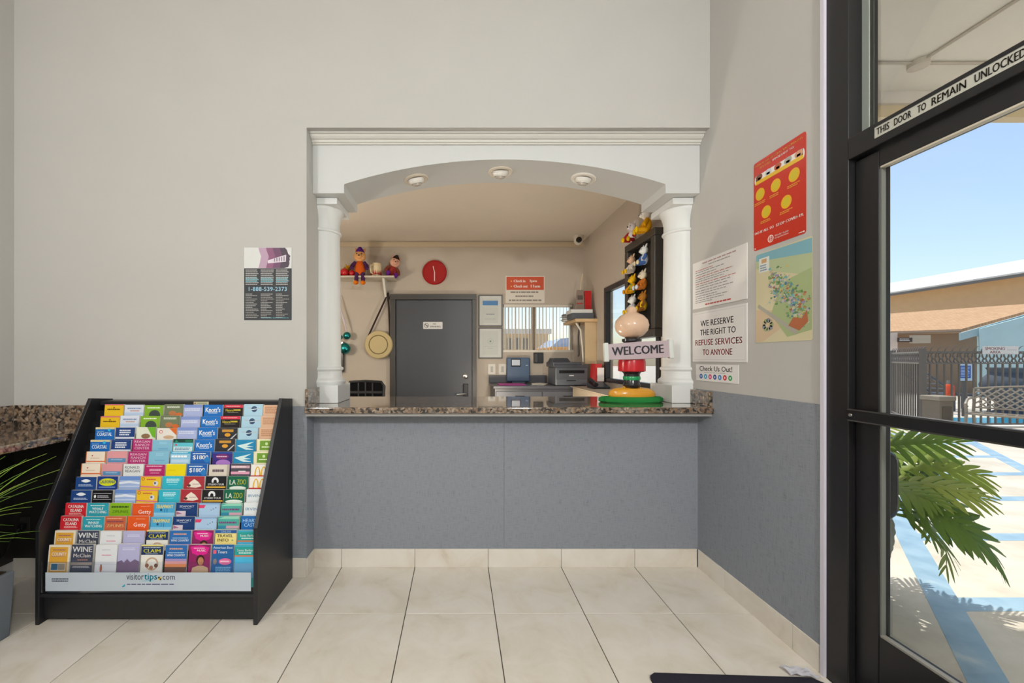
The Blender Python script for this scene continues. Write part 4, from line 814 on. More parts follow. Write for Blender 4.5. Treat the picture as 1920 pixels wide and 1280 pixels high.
plush((XF(653, 4.75), 4.755, zz), .30, .3, '#a01820', '#c8921c', '#2a2024', '#a01820', 'small dark red soft toy with yellow head behind the red baubles', 0)
for px, r, Y in ((636, .03, 4.645), (646, .048, 4.60), (660, .036, 4.59)):
    x = XF(px, Y); t = thing('bauble', (x, Y, zz), {636: 'small red bauble at the left end of the toy shelf', 646: 'large glossy red bauble on the toy shelf', 660: 'red bauble beside the orange soft toy'}[px], 'bauble', 'red baubles')
    MB('#b8141a').ball((x, Y, zz+r), r, segs=20, rings=12).build('globe', 'gloss', t); m = MB('#c9b060'); m.lathe([(.012, 0), (.012, .014), (.004, .02)], (x, Y, zz+2*r-.002), 10); m.build('cap', 'metal', t)
x, Y = XF(704, 4.60), 4.65
t = thing('novelty_mug', (x, Y, zz), 'cream mug with a jagged red pattern on the toy shelf', 'mug')
m = MB('#dccba4'); m.lathe([(.045, 0), (.06, .01), (.066, .06), (.063, .13), (.055, .16), (.05, .16), (.05, .13)], (x, Y, zz), 28); m.build('cup', 'gloss', t)
m = MB('#a01c1c')
for i in range(9): a0 = math.radians(190+i*18); a1 = a0+math.radians(9); a2 = a0+math.radians(18); m.add([(x+.0672*math.cos(a0), Y+.0672*math.sin(a0), zz+.02), (x+.0675*math.cos(a1), Y+.0675*math.sin(a1), zz+.075), (x+.0672*math.cos(a2), Y+.0672*math.sin(a2), zz+.02)], [(0, 1, 2)])
m.build('pattern', 'gloss', t)
m = MB('#dccba4'); m.tube([(x-.03, Y-.05, zz+.13), (x-.045, Y-.085, zz+.125), (x-.05, Y-.095, zz+.08), (x-.045, Y-.085, zz+.04), (x-.03, Y-.05, zz+.03)], .009, 8); m.build('handle', 'gloss', t)
# hanging bag
bx_, bz_ = bw(710, 646, 4.74)
t = thing('shoulder_bag', (bx_, 4.74, bz_-.17), 'round cream shoulder bag hanging by a dark strap beside the door', 'bag')
M = Matrix.Translation((bx_, 4.76, bz_)) @ Matrix.Rotation(math.pi/2, 4, 'X')
m = MB('#c3b185'); m.matrix(M); m.lathe([(.15, 0), (.168, .01), (.17, .022), (.16, .034), (.10, .044), (.001, .047)], segs=40); m.build('pouch', 'fabric', t)
m = MB('#a08f66'); m.matrix(M); m.lathe([(.11, .043), (.114, .048), (.118, .043)], segs=36); m.build('seam', 'fabric', t)
hx, hz = bw(728, 549, 4.76)
for sx in (-1, 1):
    a = Vector((bx_+sx*.135, 4.757, bz_+.09)); b = Vector((hx, 4.757, hz)); pts = [a.lerp(b, i/8) for i in range(9)]
    m = MB('#3a2f2e'); m.tube(pts, .011, 6); m.build('strap', 'fabric', t)
MB('#a8a49a').tube([(hx, YB, hz), (hx, 4.755, hz), (hx, 4.745, hz+.012)], .005, 6).build('wall_hook', 'metal', None, 'small wall hook above the round cream bag', 'hook')
# teal ornaments
t = thing('hanging_ornament', (XF(648, 4.70), 4.70, ZF(672, 4.7)), 'shiny teal balls on a pale garland beside the left column', 'ornament')
for px, py, r in ((650.6, 629, .045), (646.6, 653, .067), (638, 632, .03)):
    MB('#2f8f92').ball((XF(px, 4.7), 4.70, ZF(py, 4.7)), r, segs=20, rings=12).build('ball', 'metal', t)
m = MB('#c9bfc4'); m.tube([(XF(632, 4.7), 4.72, ZF(555, 4.7)), (XF(638, 4.7), 4.71, ZF(580, 4.7)), (XF(645, 4.7), 4.705, ZF(602, 4.7)), (XF(650, 4.7), 4.70, ZF(623, 4.7))], [.006, .012, .016, .006], 8); m.build('garland', 'fabric', t)
MB('#1c1a1a').box(XF(620, 4.76), XF(644, 4.76), 4.75, YB-.001, ZF(697, 4.76), ZF(640, 4.76)).build('wall_screen', 'gloss', None, 'edge of a black wall panel showing beside the left column', 'screen', bevel=.004)
# office chair
cx, cy = XF(684, 4.2), 4.2
t = thing('office_chair', (cx, cy, 0), 'black mesh back office chair behind the counter at left', 'chair')
bt = ZF(715, cy)
m = MB('#17171a'); hw = .19
m.tube([(cx-hw, cy, .62), (cx-hw-.01, cy+.03, bt-.05), (cx-hw+.02, cy+.035, bt-.01), (cx, cy+.04, bt), (cx+hw-.02, cy+.035, bt-.01), (cx+hw+.01, cy+.03, bt-.05), (cx+hw, cy, .62), (cx, cy-.01, .60), (cx-hw, cy, .62)], .017, 8); m.build('back_frame', 'plastic', t)
MB('#121214').box(cx-hw+.01, cx+hw-.01, cy+.036, cy+.05, .62, bt-.015).build('back_pad', 'fabric', t)
for f in (-.45, -.05, .35): MB('#2b2b2e').box(cx+f*hw-.008+.01, cx+f*hw+.008+.01, cy+.025, cy+.034, .62, bt-.01).build('back_rib', 'plastic', t)
for z in (.72, .84, .96): MB('#2b2b2e').box(cx-hw, cx+hw, cy+.02, cy+.03, z, z+.025).build('back_rib', 'plastic', t)
m = MB('#1b1b1e'); m.lathe([(.2, .44), (.24, .45), (.25, .48), (.23, .51), (.001, .52)], (cx, cy+.22, 0), 24); m.build('seat', 'fabric', t)
MB('#1b1b1e').box(cx-.03, cx+.03, cy-.01, cy+.1, .46, .64).build('back_bracket', 'plastic', t)
m = MB('#1b1b1e'); m.lathe([(.03, .08), (.03, .44)], (cx, cy+.22, 0), 12); m.build('gas_column', 'plastic', t)
for k in range(5):
    a = k*2*math.pi/5; m = MB('#1b1b1e'); m.tube([(cx, cy+.22, .10), (cx+.27*math.cos(a), cy+.22+.27*math.sin(a), .07)], [.025, .018], 8); m.ball((cx+.27*math.cos(a), cy+.22+.27*math.sin(a), .03), .03, segs=10, rings=6); m.build('leg', 'plastic', t)
# desk with printer
DT = 1.04; dx0, dx1, dy0 = XF(925, 4.2), 1.43, 4.2
t = thing('office_cabinet', ((dx0+dx1)/2, 4.5, 0), 'dark grey cabinet with raised back edge under the office window', 'cabinet')
MB('#4b4c51').box(dx0+.02, dx1, dy0+.03, YB-.002, 0, DT-.03).build('body', 'satin_black', t)
MB('#4f5056').box(dx0, dx1, dy0, YB-.022, DT-.03, DT).build('top', 'plastic', t, bevel=.004)
MB('#55565c').box(dx0, XF(1025, 4.79), YB-.022, YB-.001, DT, DT+.09).build('back_edge', 'plastic', t, bevel=.002)
n = 2; ww = (dx1-dx0-.02)/n
for i in range(n):
    a = dx0+.03+i*ww; o = MB('#5a5c62').box(a, a+ww-.02, dy0+.012, dy0+.03, .1, DT-.06).build('door', 'satin_black', t, bevel=.003)
    MB('#333').box(a+ww/2-.05, a+ww/2+.05, dy0, dy0+.012, DT-.12, DT-.105).build('handle', 'metal', o)
px0, px1 = 1.06, 1.415; pz = DT+.001
t = thing('printer', ((px0+px1)/2, 4.42, pz), 'grey laser printer with paper tray on the office cabinet', 'printer')
MB('#565a60').box(px0, px1, 4.25, 4.60, pz, pz+.20).build('body', 'plastic', t, bevel=.01)
MB('#0d0d0f').box(px0+.04, px1-.04, 4.247, 4.26, pz+.135, pz+.168).build('output_slot', 'satin_black', t)
MB('#5f646b').box(px0+.01, px1-.01, 4.243, 4.26, pz+.005, pz+.07).build('paper_drawer', 'plastic', t, bevel=.003)
MB('#2c2e33').box(px0+.12, px0+.22, 4.24, 4.244, pz+.05, pz+.062).build('drawer_grip', 'plastic', t)
MB('#d8d8d8').box(px0+.15, px0+.2, 4.248, 4.25, pz+.105, pz+.115).build('badge', 'plastic', t)
MB('#4a4d53').box(px0-.02, px1-.06, 4.27, 4.60, pz+.20, pz+.255).build('scanner_lid', 'plastic', t, bevel=.008)
m = MB('#3f4248'); m.hexa([(px0-.01, 4.36, pz+.255), (px0+.2, 4.36, pz+.255), (px0+.2, 4.58, pz+.255), (px0-.01, 4.58, pz+.255)], [(px0+.01, 4.38, pz+.30), (px0+.17, 4.38, pz+.30), (px0+.17, 4.56, pz+.30), (px0+.01, 4.56, pz+.30)]); m.build('document_feeder', 'plastic', t, bevel=.005)
MB('#44474d').box(px0-.02, px1, 4.243, 4.27, pz+.195, pz+.225).build('control_panel', 'plastic', t, bevel=.003)
# small office things
a, b = bw(950, 700, 4.72); c, e = bw(993, 670, 4.72)
t = thing('card_terminal', ((a+c)/2, 4.72, DT+.001), 'blue desk terminal with a small pale screen under the window', 'terminal')
MB('#3f5673').box(a, c, 4.70, 4.76, DT+.02, e).build('body', 'plastic', t, bevel=.012); MB('#22252b').box(a+.05, a+.165, 4.694, 4.70, e-.11, e-.015).build('screen_bezel', 'gloss', t, bevel=.002)
MB('#c4ccd8').box(a+.06, a+.155, 4.692, 4.695, e-.095, e-.028).build('screen', 'gloss', t); MB('#9fb4c8').box(c-.05, c-.025, 4.697, 4.70, e-.1, e-.09).build('label', 'paper', t)
MB('#2b3645').box(a+.06, c-.06, 4.68, 4.765, DT+.001, DT+.022).build('foot', 'plastic', t)
a, b = bw(1001, 681, 4.77); c, e = bw(1019, 661, 4.77)
t = thing('wall_phone', ((a+c)/2, YB, b), 'small black device on the wall under the office window', 'phone')
MB('#1f2023').box(a, c, 4.775, YB-.001, b, e).build('body', 'plastic', t, bevel=.006); MB('#3a3c40').box(a+.012, a+.05, 4.765, 4.776, b+.012, e-.012).build('handset', 'plastic', t, bevel=.004)
for q, lab in ((922, 'white socket plate beside the office door'), (942, 'pale switch plate left of the blue terminal')):
    a, b = bw(q-7, 702, YB); c, e = bw(q+7, 682, YB)
    t = thing('socket_plate', ((a+c)/2, YB, b), lab, 'socket'); MB('#d0ccc2').box(a, c, YB-.008, YB-.001, b, e).build('plate', 'plastic', t, bevel=.002); MB('#a8a49a').box(a+.03, c-.03, YB-.010, YB-.008, b+.03, e-.03).build('insert', 'plastic', t)
MB('#b03a8c').box(XF(935, 4.35), XF(984, 4.35), 4.30, 4.52, DT+.001, DT+.012).build('folder', 'paper', None, 'magenta folder lying on the office cabinet', 'folder')
m = MB('#ddd6cc'); 
for i in range(5): m.M = Matrix.Translation((XF(1008+i*1.2, 4.4), 4.36+.02*i, DT+.002+i*.003)) @ Matrix.Rotation(.25*i-.4, 4, 'Z'); m.box(-.07, .07, -.06, .06, 0, .002)
m.build('loose_papers', 'paper', None, 'loose white papers beside the printer', 'papers')
m = MB('#c23030'); m.hexa([(1.43, 4.16, DT+.0), (1.50, 4.16, DT), (1.50, 4.34, DT), (1.43, 4.34, DT)], [(1.44, 4.2, DT+.24), (1.51, 4.2, DT+.24), (1.51, 4.34, DT+.24), (1.44, 4.34, DT+.24)]); m.box(1.445, 1.515, 4.155, 4.158, DT+.06, DT+.2, '#e8dcd6')
# side desk along the right wall, beige
t = thing('side_desk', (1.4, 3.6, 0), 'beige desk along the office side wall behind the welcome sign', 'desk')
MB('#b5a58e').box(1.22, XR-.001, 3.12, 4.17, DT-.16, DT-.005).build('apron', 'wood', t, bevel=.02, seg=3); MB('#c4b69e').box(1.2, XR-.001, 3.1, 4.18, DT-.005, DT).build('top', 'wood', t)
for y in (3.2, 4.1): MB('#a08f78').box(1.27, 1.32, y-.03, y+.03, 0, DT-.16).build('leg', 'wood', t)
MB('#a08f78').box(1.5, 1.54, 3.2, 4.1, 0, DT-.16).build('back_panel', 'wood', t)
m.v = [Vector((p.x, p.y-.1, p.z)) for p in m.v]
m.build('snack_carton', 'gloss', None, 'red and white carton standing right of the printer', 'carton')
t = thing('desk_phone', (1.4, 3.9, DT), 'dark desk phone with stand on the beige side desk', 'phone')
MB('#2a2d33').hexa([(1.32, 3.8, DT), (1.48, 3.8, DT), (1.48, 4.0, DT), (1.32, 4.0, DT)], [(1.32, 3.8, DT+.02), (1.48, 3.8, DT+.02), (1.48, 4.0, DT+.06), (1.32, 4.0, DT+.06)]).build('base', 'plastic', t, bevel=.003)
MB('#1a1b1e').tube([(1.35, 3.81, DT+.04), (1.35, 3.9, DT+.07), (1.35, 3.99, DT+.08)], [.02, .014, .02], 8).build('handset', 'plastic', t)
# corner shelf with boxes
sz = ZF(597, 4.32)
t = thing('corner_shelf', (1.42, 4.5, sz-.03), 'pale wooden shelf in the office corner holding boxes', 'shelf')
MB('#d2b184').box(1.30, XR-.001, 4.32, YB-.001, sz-.035, sz).build('board', 'wood', t, bevel=.003)
MB('#cbb18a').box(1.42, XR-.001, 4.36, 4.385, sz-.5, sz-.035).build('support_panel', 'wood', t, bevel=.002)
m = MB('#c9c2b2'); m.tube([(1.33, 4.4, sz-.04), (1.38, 4.4, sz-.12), (1.40, 4.4, sz-.3), (1.41, 4.4, sz-.48)], .012, 6); m.build('bracket', 'plastic', t)
m = MB('#2a2422'); m.tube([(1.375, 4.42, sz-.04), (1.365, 4.43, sz-.2), (1.37, 4.43, sz-.4), (1.36, 4.43, DT+.32)], .009, 6); m.build('cable', 'plastic', None, 'dark cable hanging below the corner shelf', 'cable')
zs = sz+.001
MB('#4f5358').box(1.27, 1.51, 4.34, 4.55, zs, zs+.062).build('router_box', 'plastic', None, 'dark grey flat box on the corner shelf', 'box', bevel=.004)
MB('#d5d6d2').box(1.26, 1.50, 4.35, 4.56, zs+.063, zs+.105).build('white_box', 'plastic', None, 'white flat box on top of the grey box on the corner shelf', 'box', bevel=.003)
m = MB('#b9b8b2'); rq = random.Random(4)
for i in range(7): m.M = Matrix.Translation((1.35, 4.66, zs+.001+i*.012)) @ Matrix.Rotation(rq.uniform(-.2, .2), 4, 'Z'); m.box(-.1, .1, -.08, .08, 0, .01, rq.choice(['#c8c6c0', '#8f9094', '#6a6a6c', '#b9b8b2']))
m.build('paper_pile', 'paper', None, 'untidy pile of papers at the back of the corner shelf', 'papers')
MB('#b5191c').box(1.43, 1.50, 4.40, 4.50, zs+.106, zs+.32).build('red_box', 'gloss', None, 'upright red box on top of the corner shelf pile', 'box', bevel=.002)
m = MB('#8a7a70'); m.hexa([(1.335, 4.40, zs+.106), (1.425, 4.40, zs+.106), (1.425, 4.46, zs+.106), (1.335, 4.46, zs+.106)], [(1.35, 4.42, zs+.33), (1.42, 4.42, zs+.33), (1.42, 4.45, zs+.33), (1.35, 4.45, zs+.33)]); m.frame((1.338, 4.3985, zs+.12), (1, 0, 0), (0, .09, 1)); m.rect(.0, .05, .07, .062, '#a83030', 1); m.rect(.01, .1, .07, .15, '#5a504a', 1); m.build('snack_bag', 'gloss', None, 'brown printed packet leaning beside the red box', 'packet')
m = MB('#d8c49a'); m.tube([(1.39, 4.44, zs+.33), (1.40, 4.44, zs+.42), (1.42, 4.45, zs+.52)], .006, 6); m.build('wooden_stick', 'wood', None, 'thin pale stick rising from the corner shelf', 'stick')
# dome camera
cx, cy = XF(1084, 4.62), 4.62
t = thing('security_camera', (cx, cy, ZO), 'white dome security camera at the office ceiling corner', 'camera')
m = MB('#c9c1b4'); m.lathe([(.062, 0), (.062, -.03), (.055, -.05)], (cx, cy, ZO), 24); m.build('base', 'plastic', t)
MB('#d2cbbf').ball((cx, cy-.01, ZO-.06), .052, segs=20, rings=12).build('dome', 'plastic', t)
m = MB('#1d1a18'); m.matrix(Matrix.Translation((cx-.008, cy-.05, ZO-.062)) @ Matrix.Rotation(math.pi/2, 4, 'X')); m.lathe([(.034, 0), (.032, .016), (.001, .018)], segs=20); m.build('lens', 'gloss', t)
# framed display box of soft toys on the side wall
fx, fy0, fy1, fz0, fz1 = 1.455, 2.90, 3.42, 1.50, 2.31
t = thing('display_case', (1.5, 3.16, fz0), 'dark framed display case full of soft toys on the office side wall', 'case')
g = .06
MB('#1a1917').box(XR-.012, XR-.001, fy0, fy1, fz0, fz1).build('back', 'satin_black', t)
for a in ((fy0, fy1, fz0, fz0+g), (fy0, fy1, fz1-g, fz1), (fy0, fy0+g, fz0+g, fz1-g), (fy1-g, fy1, fz0+g, fz1-g)): MB('#39342f').box(fx, XR-.012, *a).build('frame_rail', 'satin_black', t, bevel=.008)
R90 = -math.pi/2
specs = [(3.30, 2.05, '#d8cfc0', '#d9b394', '#d8cfc0', '#e0b020', 'cream soft toy with pink face'), (3.08, 2.07, '#c8d0dc', '#dcdcd8', '#4a6aa8', '#d8c8a0', 'white soft toy with blue arms'),
 (3.285, 1.88, '#8ab04a', '#e0b020', '#e0a020', '#d89020', 'yellow soft toy with green body'), (3.10, 1.88, '#c87a2a', '#d8cbb0', '#b86a2a', '#c8d0d8', 'orange bodied soft toy'),
 (3.285, 1.71, '#d8d8d8', '#e0e0dc', '#c8c8cc', '#e0b820', 'white soft toy with yellow feet'), (3.10, 1.71, '#d8b020', '#a8702c', '#8a5a2a', '#e0b820', 'brown headed soft toy in yellow'),
 (3.22, 1.575, '#8a6a2a', '#c89a5a', '#2a2522', '#c8b8a0', 'gold and black soft toy')]
for y, z, b_, h_, l_, f_, lab in specs: plush((XR-.075, y, z), .27, R90, b_, h_, l_, f_, lab+' inside the display case')
plush((1.47, 3.30, fz1+.001), .30, R90+.4, '#e8e0e0', '#e4dcdc', '#b03030', '#e0b418', 'white soft toy with yellow feet sitting on the display case')
plush((1.47, 3.04, fz1+.001), .34, R90-.2, '#e0a018', '#e6e0d8', '#d89a18', '#e0b418', 'yellow soft toy in a red cap sitting on the display case', 0, '#b01818')

# ------------------------------------------------------------------ lobby floor: mat, receipt, planter
mx0, mx1 = .80, 1.50
pts = [(mx0+.03, 1.655), (mx0+.005, 1.64), (mx0, 1.62), (mx0, .75), (mx1, .75), (mx1, 1.60), (mx1-.03, 1.63)]
MB('#34333c').prism(pts[::-1], (0.0005, .012)).build('door_mat', 'mat_pile', None, 'dark charcoal pile door mat by the entrance', 'mat', bevel=.003)
m = MB('#b9b8c0'); G = 7; vs = []; rq = random.Random(8)
for i in range(G):
    for j in range(5): vs.append((1.385+.105*i/(G-1)+.012*j/4, 1.69-.05*j/4-.02*i/(G-1)+rq.uniform(-.004, .004), .006+.012*abs(math.sin(i*1.3+j*.8))+.004*rq.random()))
m.add(vs, [(i*5+j, (i+1)*5+j, (i+1)*5+j+1, i*5+j+1) for i in range(G-1) for j in range(4)])
ob = m.build('crumpled_receipt', 'paper', None, 'crumpled white receipt on the floor by the door mat', 'paper'); sm = ob.modifiers.new('s', 'SOLIDIFY'); sm.thickness = .0008
# planter with grass at the left edge
gx, gy = -2.372, 1.69
t = thing('grass_planter', (gx, gy, 0), 'tall ornamental grass in a square grey planter under the granite shelf', 'plant')
m = MB('#6f757c'); a = .215; b = .228; zt_ = .31
m.hexa([(gx-a, gy-.2, 0), (gx+a, gy-.2, 0), (gx+a, gy+.2, 0), (gx-a, gy+.2, 0)], [(gx-b, gy-.21, zt_), (gx+b, gy-.21, zt_), (gx+b, gy+.21, zt_), (gx-b, gy+.21, zt_)]); m.build('planter', 'stucco', t, bevel=.006)
MB('#3a2f26').box(gx-b+.02, gx+b-.02, gy-.19, gy+.19, zt_-.001, zt_+.004).build('soil', 'stucco', t)
rq = random.Random(21)
tips = [(105, 855), (80, 868), (112, 880), (100, 905), (60, 950), (75, 995), (40, 960), (30, 870), (15, 880), (5, 910), (20, 930), (-20, 870), (-30, 900), (50, 860), (0, 950), (35, 1000), (65, 1010), (10, 855), (88, 850), (70, 900), (48, 905), (25, 985), (-10, 930), (55, 880), (92, 935), (18, 1015)]
for i, (px, py) in enumerate(tips):
    Y = gy-.02+.16*rq.random(); tip = Vector((XF(px, Y), Y, ZF(py, Y))); base = Vector((gx-.02+rq.uniform(-.14, .12), gy+rq.uniform(-.06, .06), zt_))
    mid = base.lerp(tip, .5)+Vector((-.06, 0, .12+.06*rq.random())); q = []
    n = 9
    for k in range(n+1):
        f = k/n; q.append(base*(1-f)**2+mid*2*f*(1-f)+tip*f*f)
    m = MB(['#9cc04e', '#86b348', '#b4cc66', '#7aa34a'][i % 4]); vs = []
    for k, p in enumerate(q):
        wd = .0045*(1-.85*k/n); vs += [p+Vector((0, -wd*.4, wd)), p+Vector((0, wd*.4, -wd)), p+Vector((wd*.5, wd*.6, 0))]
    fs = []
    for k in range(n): a_ = 3*k; fs += [(a_, a_+1, a_+4, a_+3), (a_+1, a_+2, a_+5, a_+4), (a_+2, a_, a_+3, a_+5)]
    m.add(vs, fs, smooth=True); m.build('blade', 'leaf', t)
t = thing('power_cord', (XF(45, 2.38), 2.39, ZF(985, 2.38)), 'black power cord plugged into the wall under the granite shelf', 'cord')
c = Vector((XF(45, 2.385), 2.389, ZF(985, 2.385))); MB('#2e2b28').box(c.x-.03, c.x+.03, 2.388, YW-.004, c.z-.05, c.z+.05).build('socket', 'plastic', t, bevel=.003)
MB('#141414').box(c.x-.015, c.x+.015, 2.36, 2.388, c.z-.02, c.z+.015).build('plug', 'plastic', t, bevel=.004)
m = MB('#141414'); m.tube([(c.x, 2.362, c.z-.01), (c.x-.02, 2.34, c.z-.05), (c.x-.05, 2.33, c.z-.14), (c.x-.12, 2.33, c.z-.22), (c.x-.22, 2.34, c.z-.27), (c.x-.3, 2.34, c.z-.29)], .006, 6); m.build('cable', 'plastic', t)
# ------------------------------------------------------------------ outdoors: ground, canopy, pot plant
G0 = -.012
pav = MB('#c8c0b4').box(-40, 60, -30, 70, -.2, G0).build('pavement', 'concrete', None, 'sunlit pale concrete car park surface outside the door', None, kind='structure', origin=(0, 0, G0))
def band(p, q, wd, tk=.002): 
    p = Vector((p[0], p[1], 0)); q = Vector((q[0], q[1], 0)); n = (q-p).normalized(); n = Vector((-n.y, n.x, 0))*wd/2
    MB().hexa([tuple(a+Vector((0, 0, G0))) for a in (p-n, q-n, q+n, p+n)], [tuple(a+Vector((0, 0, G0+tk))) for a in (p-n, q-n, q+n, p+n)]).build('painted_line', 'blue_line_paint', pav)
LX = lambda Y, c: .9*Y+c
band((LX(1.0, .74), 1.0), (LX(9, .74), 9), .13); band((LX(1.0, 2.6), 1.0), (LX(9, 2.6), 9), .13)
for k in range(-1, 8): Y = 2.15+.81*k; band((LX(Y, .70), Y), (LX(Y, 2.62), Y), .12, .0013)
CH = 3.0
can = thing('canopy', (4, 0, CH), 'flat cream stucco canopy soffit over the entrance', 'canopy')
MB('#ece3d8').box(1.67, 9, -4, 2.46, CH, CH+.15).build('soffit', 'stucco', can)
MB('#d8cdc4').box(1.67, 9, 2.44, 2.50, 2.925, CH+.15).build('fascia', 'trim_paint', can); MB('#d3bd98').box(1.67, 9, 2.46, 2.52, 2.85, 2.925).build('fascia', 'trim_paint', can)
jx, jy = XF(1722, 2.2), 2.2
cd = can
m = MB('#c4b6a6'); m.lathe([(.045, 0), (.045, -.03), (.03, -.035)], (jx, jy, CH), 16); m.build('junction_box', 'trim_paint', cd)
m = MB('#b9ab9b'); m.tube([(1.68, jy, CH-.008), (8, jy, CH-.008)], .008, 6); m.build('conduit', 'trim_paint', cd); m = MB('#b9ab9b'); m.tube([(jx, jy, CH-.008), (jx+.02, -2, CH-.008)], .008, 6); m.build('conduit', 'trim_paint', cd)
ppx, ppy = 2.13, 2.27
pp = thing('potted_plant', (ppx, ppy, G0), 'large split leaf plant in a woven textured pot outside the door', 'plant')
pr = [(.15, 0), (.17, .01), (.2, .1), (.235, .22), (.262, .36), (.268, .45), (.255, .50)]; pr2 = []
for (r0_, z0_), (r1_, z1_) in zip(pr[:-1], pr[1:]):
    nn_ = max(1, int((z1_-z0_)/.009)); pr2 += [(r0_+(r1_-r0_)*k/nn_, z0_+(z1_-z0_)*k/nn_) for k in range(nn_)]
pr2 += [(.255, .50), (.265, .515), (.265, .53), (.235, .53), (.23, .47)]
def chev(a, z):
    if not .015 < z < .495: return 1
    row = int(z/.045); ph_ = (z/.045-row); return 1+.022*math.sin(30*a+(1 if row % 2 else -1)*ph_*3.1)*math.sin(math.pi*ph_)**.5
m = MB('#aeaaa2'); m.lathe(pr2, (ppx, ppy, G0), 150, mod=chev); m.build('pot', 'stucco', pp)
MB('#3a3028').box(ppx-.16, ppx+.16, ppy-.16, ppy+.16, G0+.46, G0+.475).build('soil', 'stucco', pp)
rl = random.Random(14)
def leaf(az, elev, plen, ll, droop, col):
    M0 = Vector((ppx, ppy, G0+.48)); dh = Vector((math.cos(az), math.sin(az), 0)); n = 7
    pts = [M0+dh*(plen*math.cos(elev)*(f))+Vector((0, 0, plen*math.sin(elev)*f-.08*f*f)) for f in [i/n for i in range(n+1)]]
    m = MB(col); m.tube(pts, [.008-.003*i/n for i in range(n+1)], 5, '#7f9a4a')
    tip = pts[-1]; side = Vector((-dh.y, dh.x, 0)); tau = rl.uniform(.45, .8)*(1 if side.y > 0 else -1); side = (side*math.cos(tau)+Vector((0, 0, math.sin(tau)))).normalized(); d0 = math.sin(elev)*.6-.2
    def rib(t): return tip+dh*(ll*t*math.cos(droop*t))+Vector((0, 0, ll*t*d0-ll*droop*t*t*.75))
    K_ = 8
    vs = []; fs = []
    for i in range(K_+1): p = rib(i/K_); wv = .016*math.sin(math.pi*min(1, .15+.85*i/K_))+.003; vs += [p-side*wv, p+Vector((0, 0, .004)), p+side*wv]
    for i in range(K_): a = 3*i; fs += [(a, a+1, a+4, a+3), (a+1, a+2, a+5, a+4)]
    m.add(vs, fs, smooth=True)
    for i in range(1, K_+1):
        t_ = i/K_; p = rib(t_); tan = (rib(min(1, t_+.02))-rib(t_-.02)).normalized()
        for sx in (-1, 1):
            L_ = ll*.5*math.sin(math.pi*(.22+.62*t_))*rl.uniform(.85, 1.1); ang = math.radians(74-46*t_)
            dr = (tan*math.cos(ang)+side*sx*math.sin(ang)).normalized(); cr = dr.cross(tan.cross(side)).normalized(); vs = []; q = 6
            for k in range(q+1):
                f = k/q; c = p+dr*L_*f+Vector((0, 0, -.22*L_*f*f)); wv = L_*.09*(math.sin(math.pi*(.16+.74*f))+.12) if k < q else .001
                vs += [c-cr*wv, c+Vector((0, 0, .003)), c+cr*wv]
            m.add(vs, [f for k in range(q) for f in ((3*k, 3*k+1, 3*k+4, 3*k+3), (3*k+1, 3*k+2, 3*k+5, 3*k+4))], smooth=True)
    m.build('leaf', 'leaf', pp)
LC = ['#7f9a3c', '#6d8c36', '#96a948', '#66853a', '#a4b052']
lv = [(-.15, 1.0, .50, .34, .35), (.2, .85, .52, .34, .4), (-.5, .85, .46, .36, .5), (.02, .62, .46, .36, .55), (-.8, .8, .40, .34, .6), (.55, .9, .50, .32, .4), (-.3, .5, .40, .36, .85), (.3, .55, .46, .34, .6),
      (1.1, 1.0, .46, .32, .4), (1.6, 1.1, .40, .26, .5), (-1.3, .9, .36, .28, .7), (-.65, 1.1, .55, .30, .35), (.1, 1.2, .56, .30, .3), (-.05, .32, .38, .36, 1.25), (.85, .7, .46, .34, .6), (-.4, .22, .34, .34, 1.5), (-1.0, .55, .36, .32, 1.0), (.0, .8, .58, .34, .5), (-.25, .75, .42, .38, .6), (.15, .95, .36, .34, .6), (-.35, 1.0, .34, .34, .7), (.4, 1.1, .42, .34, .5), (-.1, .55, .62, .36, .6), (-.7, .3, .42, .34, 1.2)]
for i, (az, e, pl_, ll_, dr_) in enumerate(lv): leaf(az, e+.08, pl_*.92, ll_*.98, dr_*.62, LC[i % 5])

# ------------------------------------------------------------------ outdoors: fence, bench, pool area
FY, FX = 7.4, XF(1730, 7.4)
fence = thing('iron_fence', (FX, FY, G0), 'black iron pool fence with scrolled top band', 'fence')
pk = MB('#665f59').box(-.011, .011, -.011, .011, .1, 1.26).build('picket', 'satin_black', origin=(0, 0, 0)); pk.parent = fence
sc_ = MB('#665f59'); 
def ringtube(m, cx, cz, r, tr, n=14):
    m.tube([(cx+r*math.cos(2*math.pi*i/n), 0, cz+r*math.sin(2*math.pi*i/n)) for i in range(n+1)], tr, 5)
ringtube(sc_, 0, 1.40, .05, .009); ringtube(sc_, 0, 1.305, .032, .008); sc_.tube([(-.06, 0, 1.46), (-.02, 0, 1.36), (-.06, 0, 1.27)], .008, 5); sc_.tube([(.06, 0, 1.46), (.02, 0, 1.36), (.06, 0, 1.27)], .008, 5)
scr = sc_.build('scroll', 'satin_black', origin=(0, 0, 0)); scr.parent = fence
fi = MB('#665f59'); fi.tube([(0, 0, 1.47), (.01, -.01, 1.53), (.03, -.03, 1.57), (.055, -.05, 1.585)], [.009, .008, .006, .003], 5); fin = fi.build('spike', 'satin_black', origin=(0, 0, 0)); fin.parent = fence
ru = [True, True, True]
def put(src, k, loc, rz):
    o = src if ru[k] else share(src, (0, 0, 0), fence); ru[k] = False; o.location = Vector(loc)-fence.location; o.rotation_euler = (0, 0, rz)
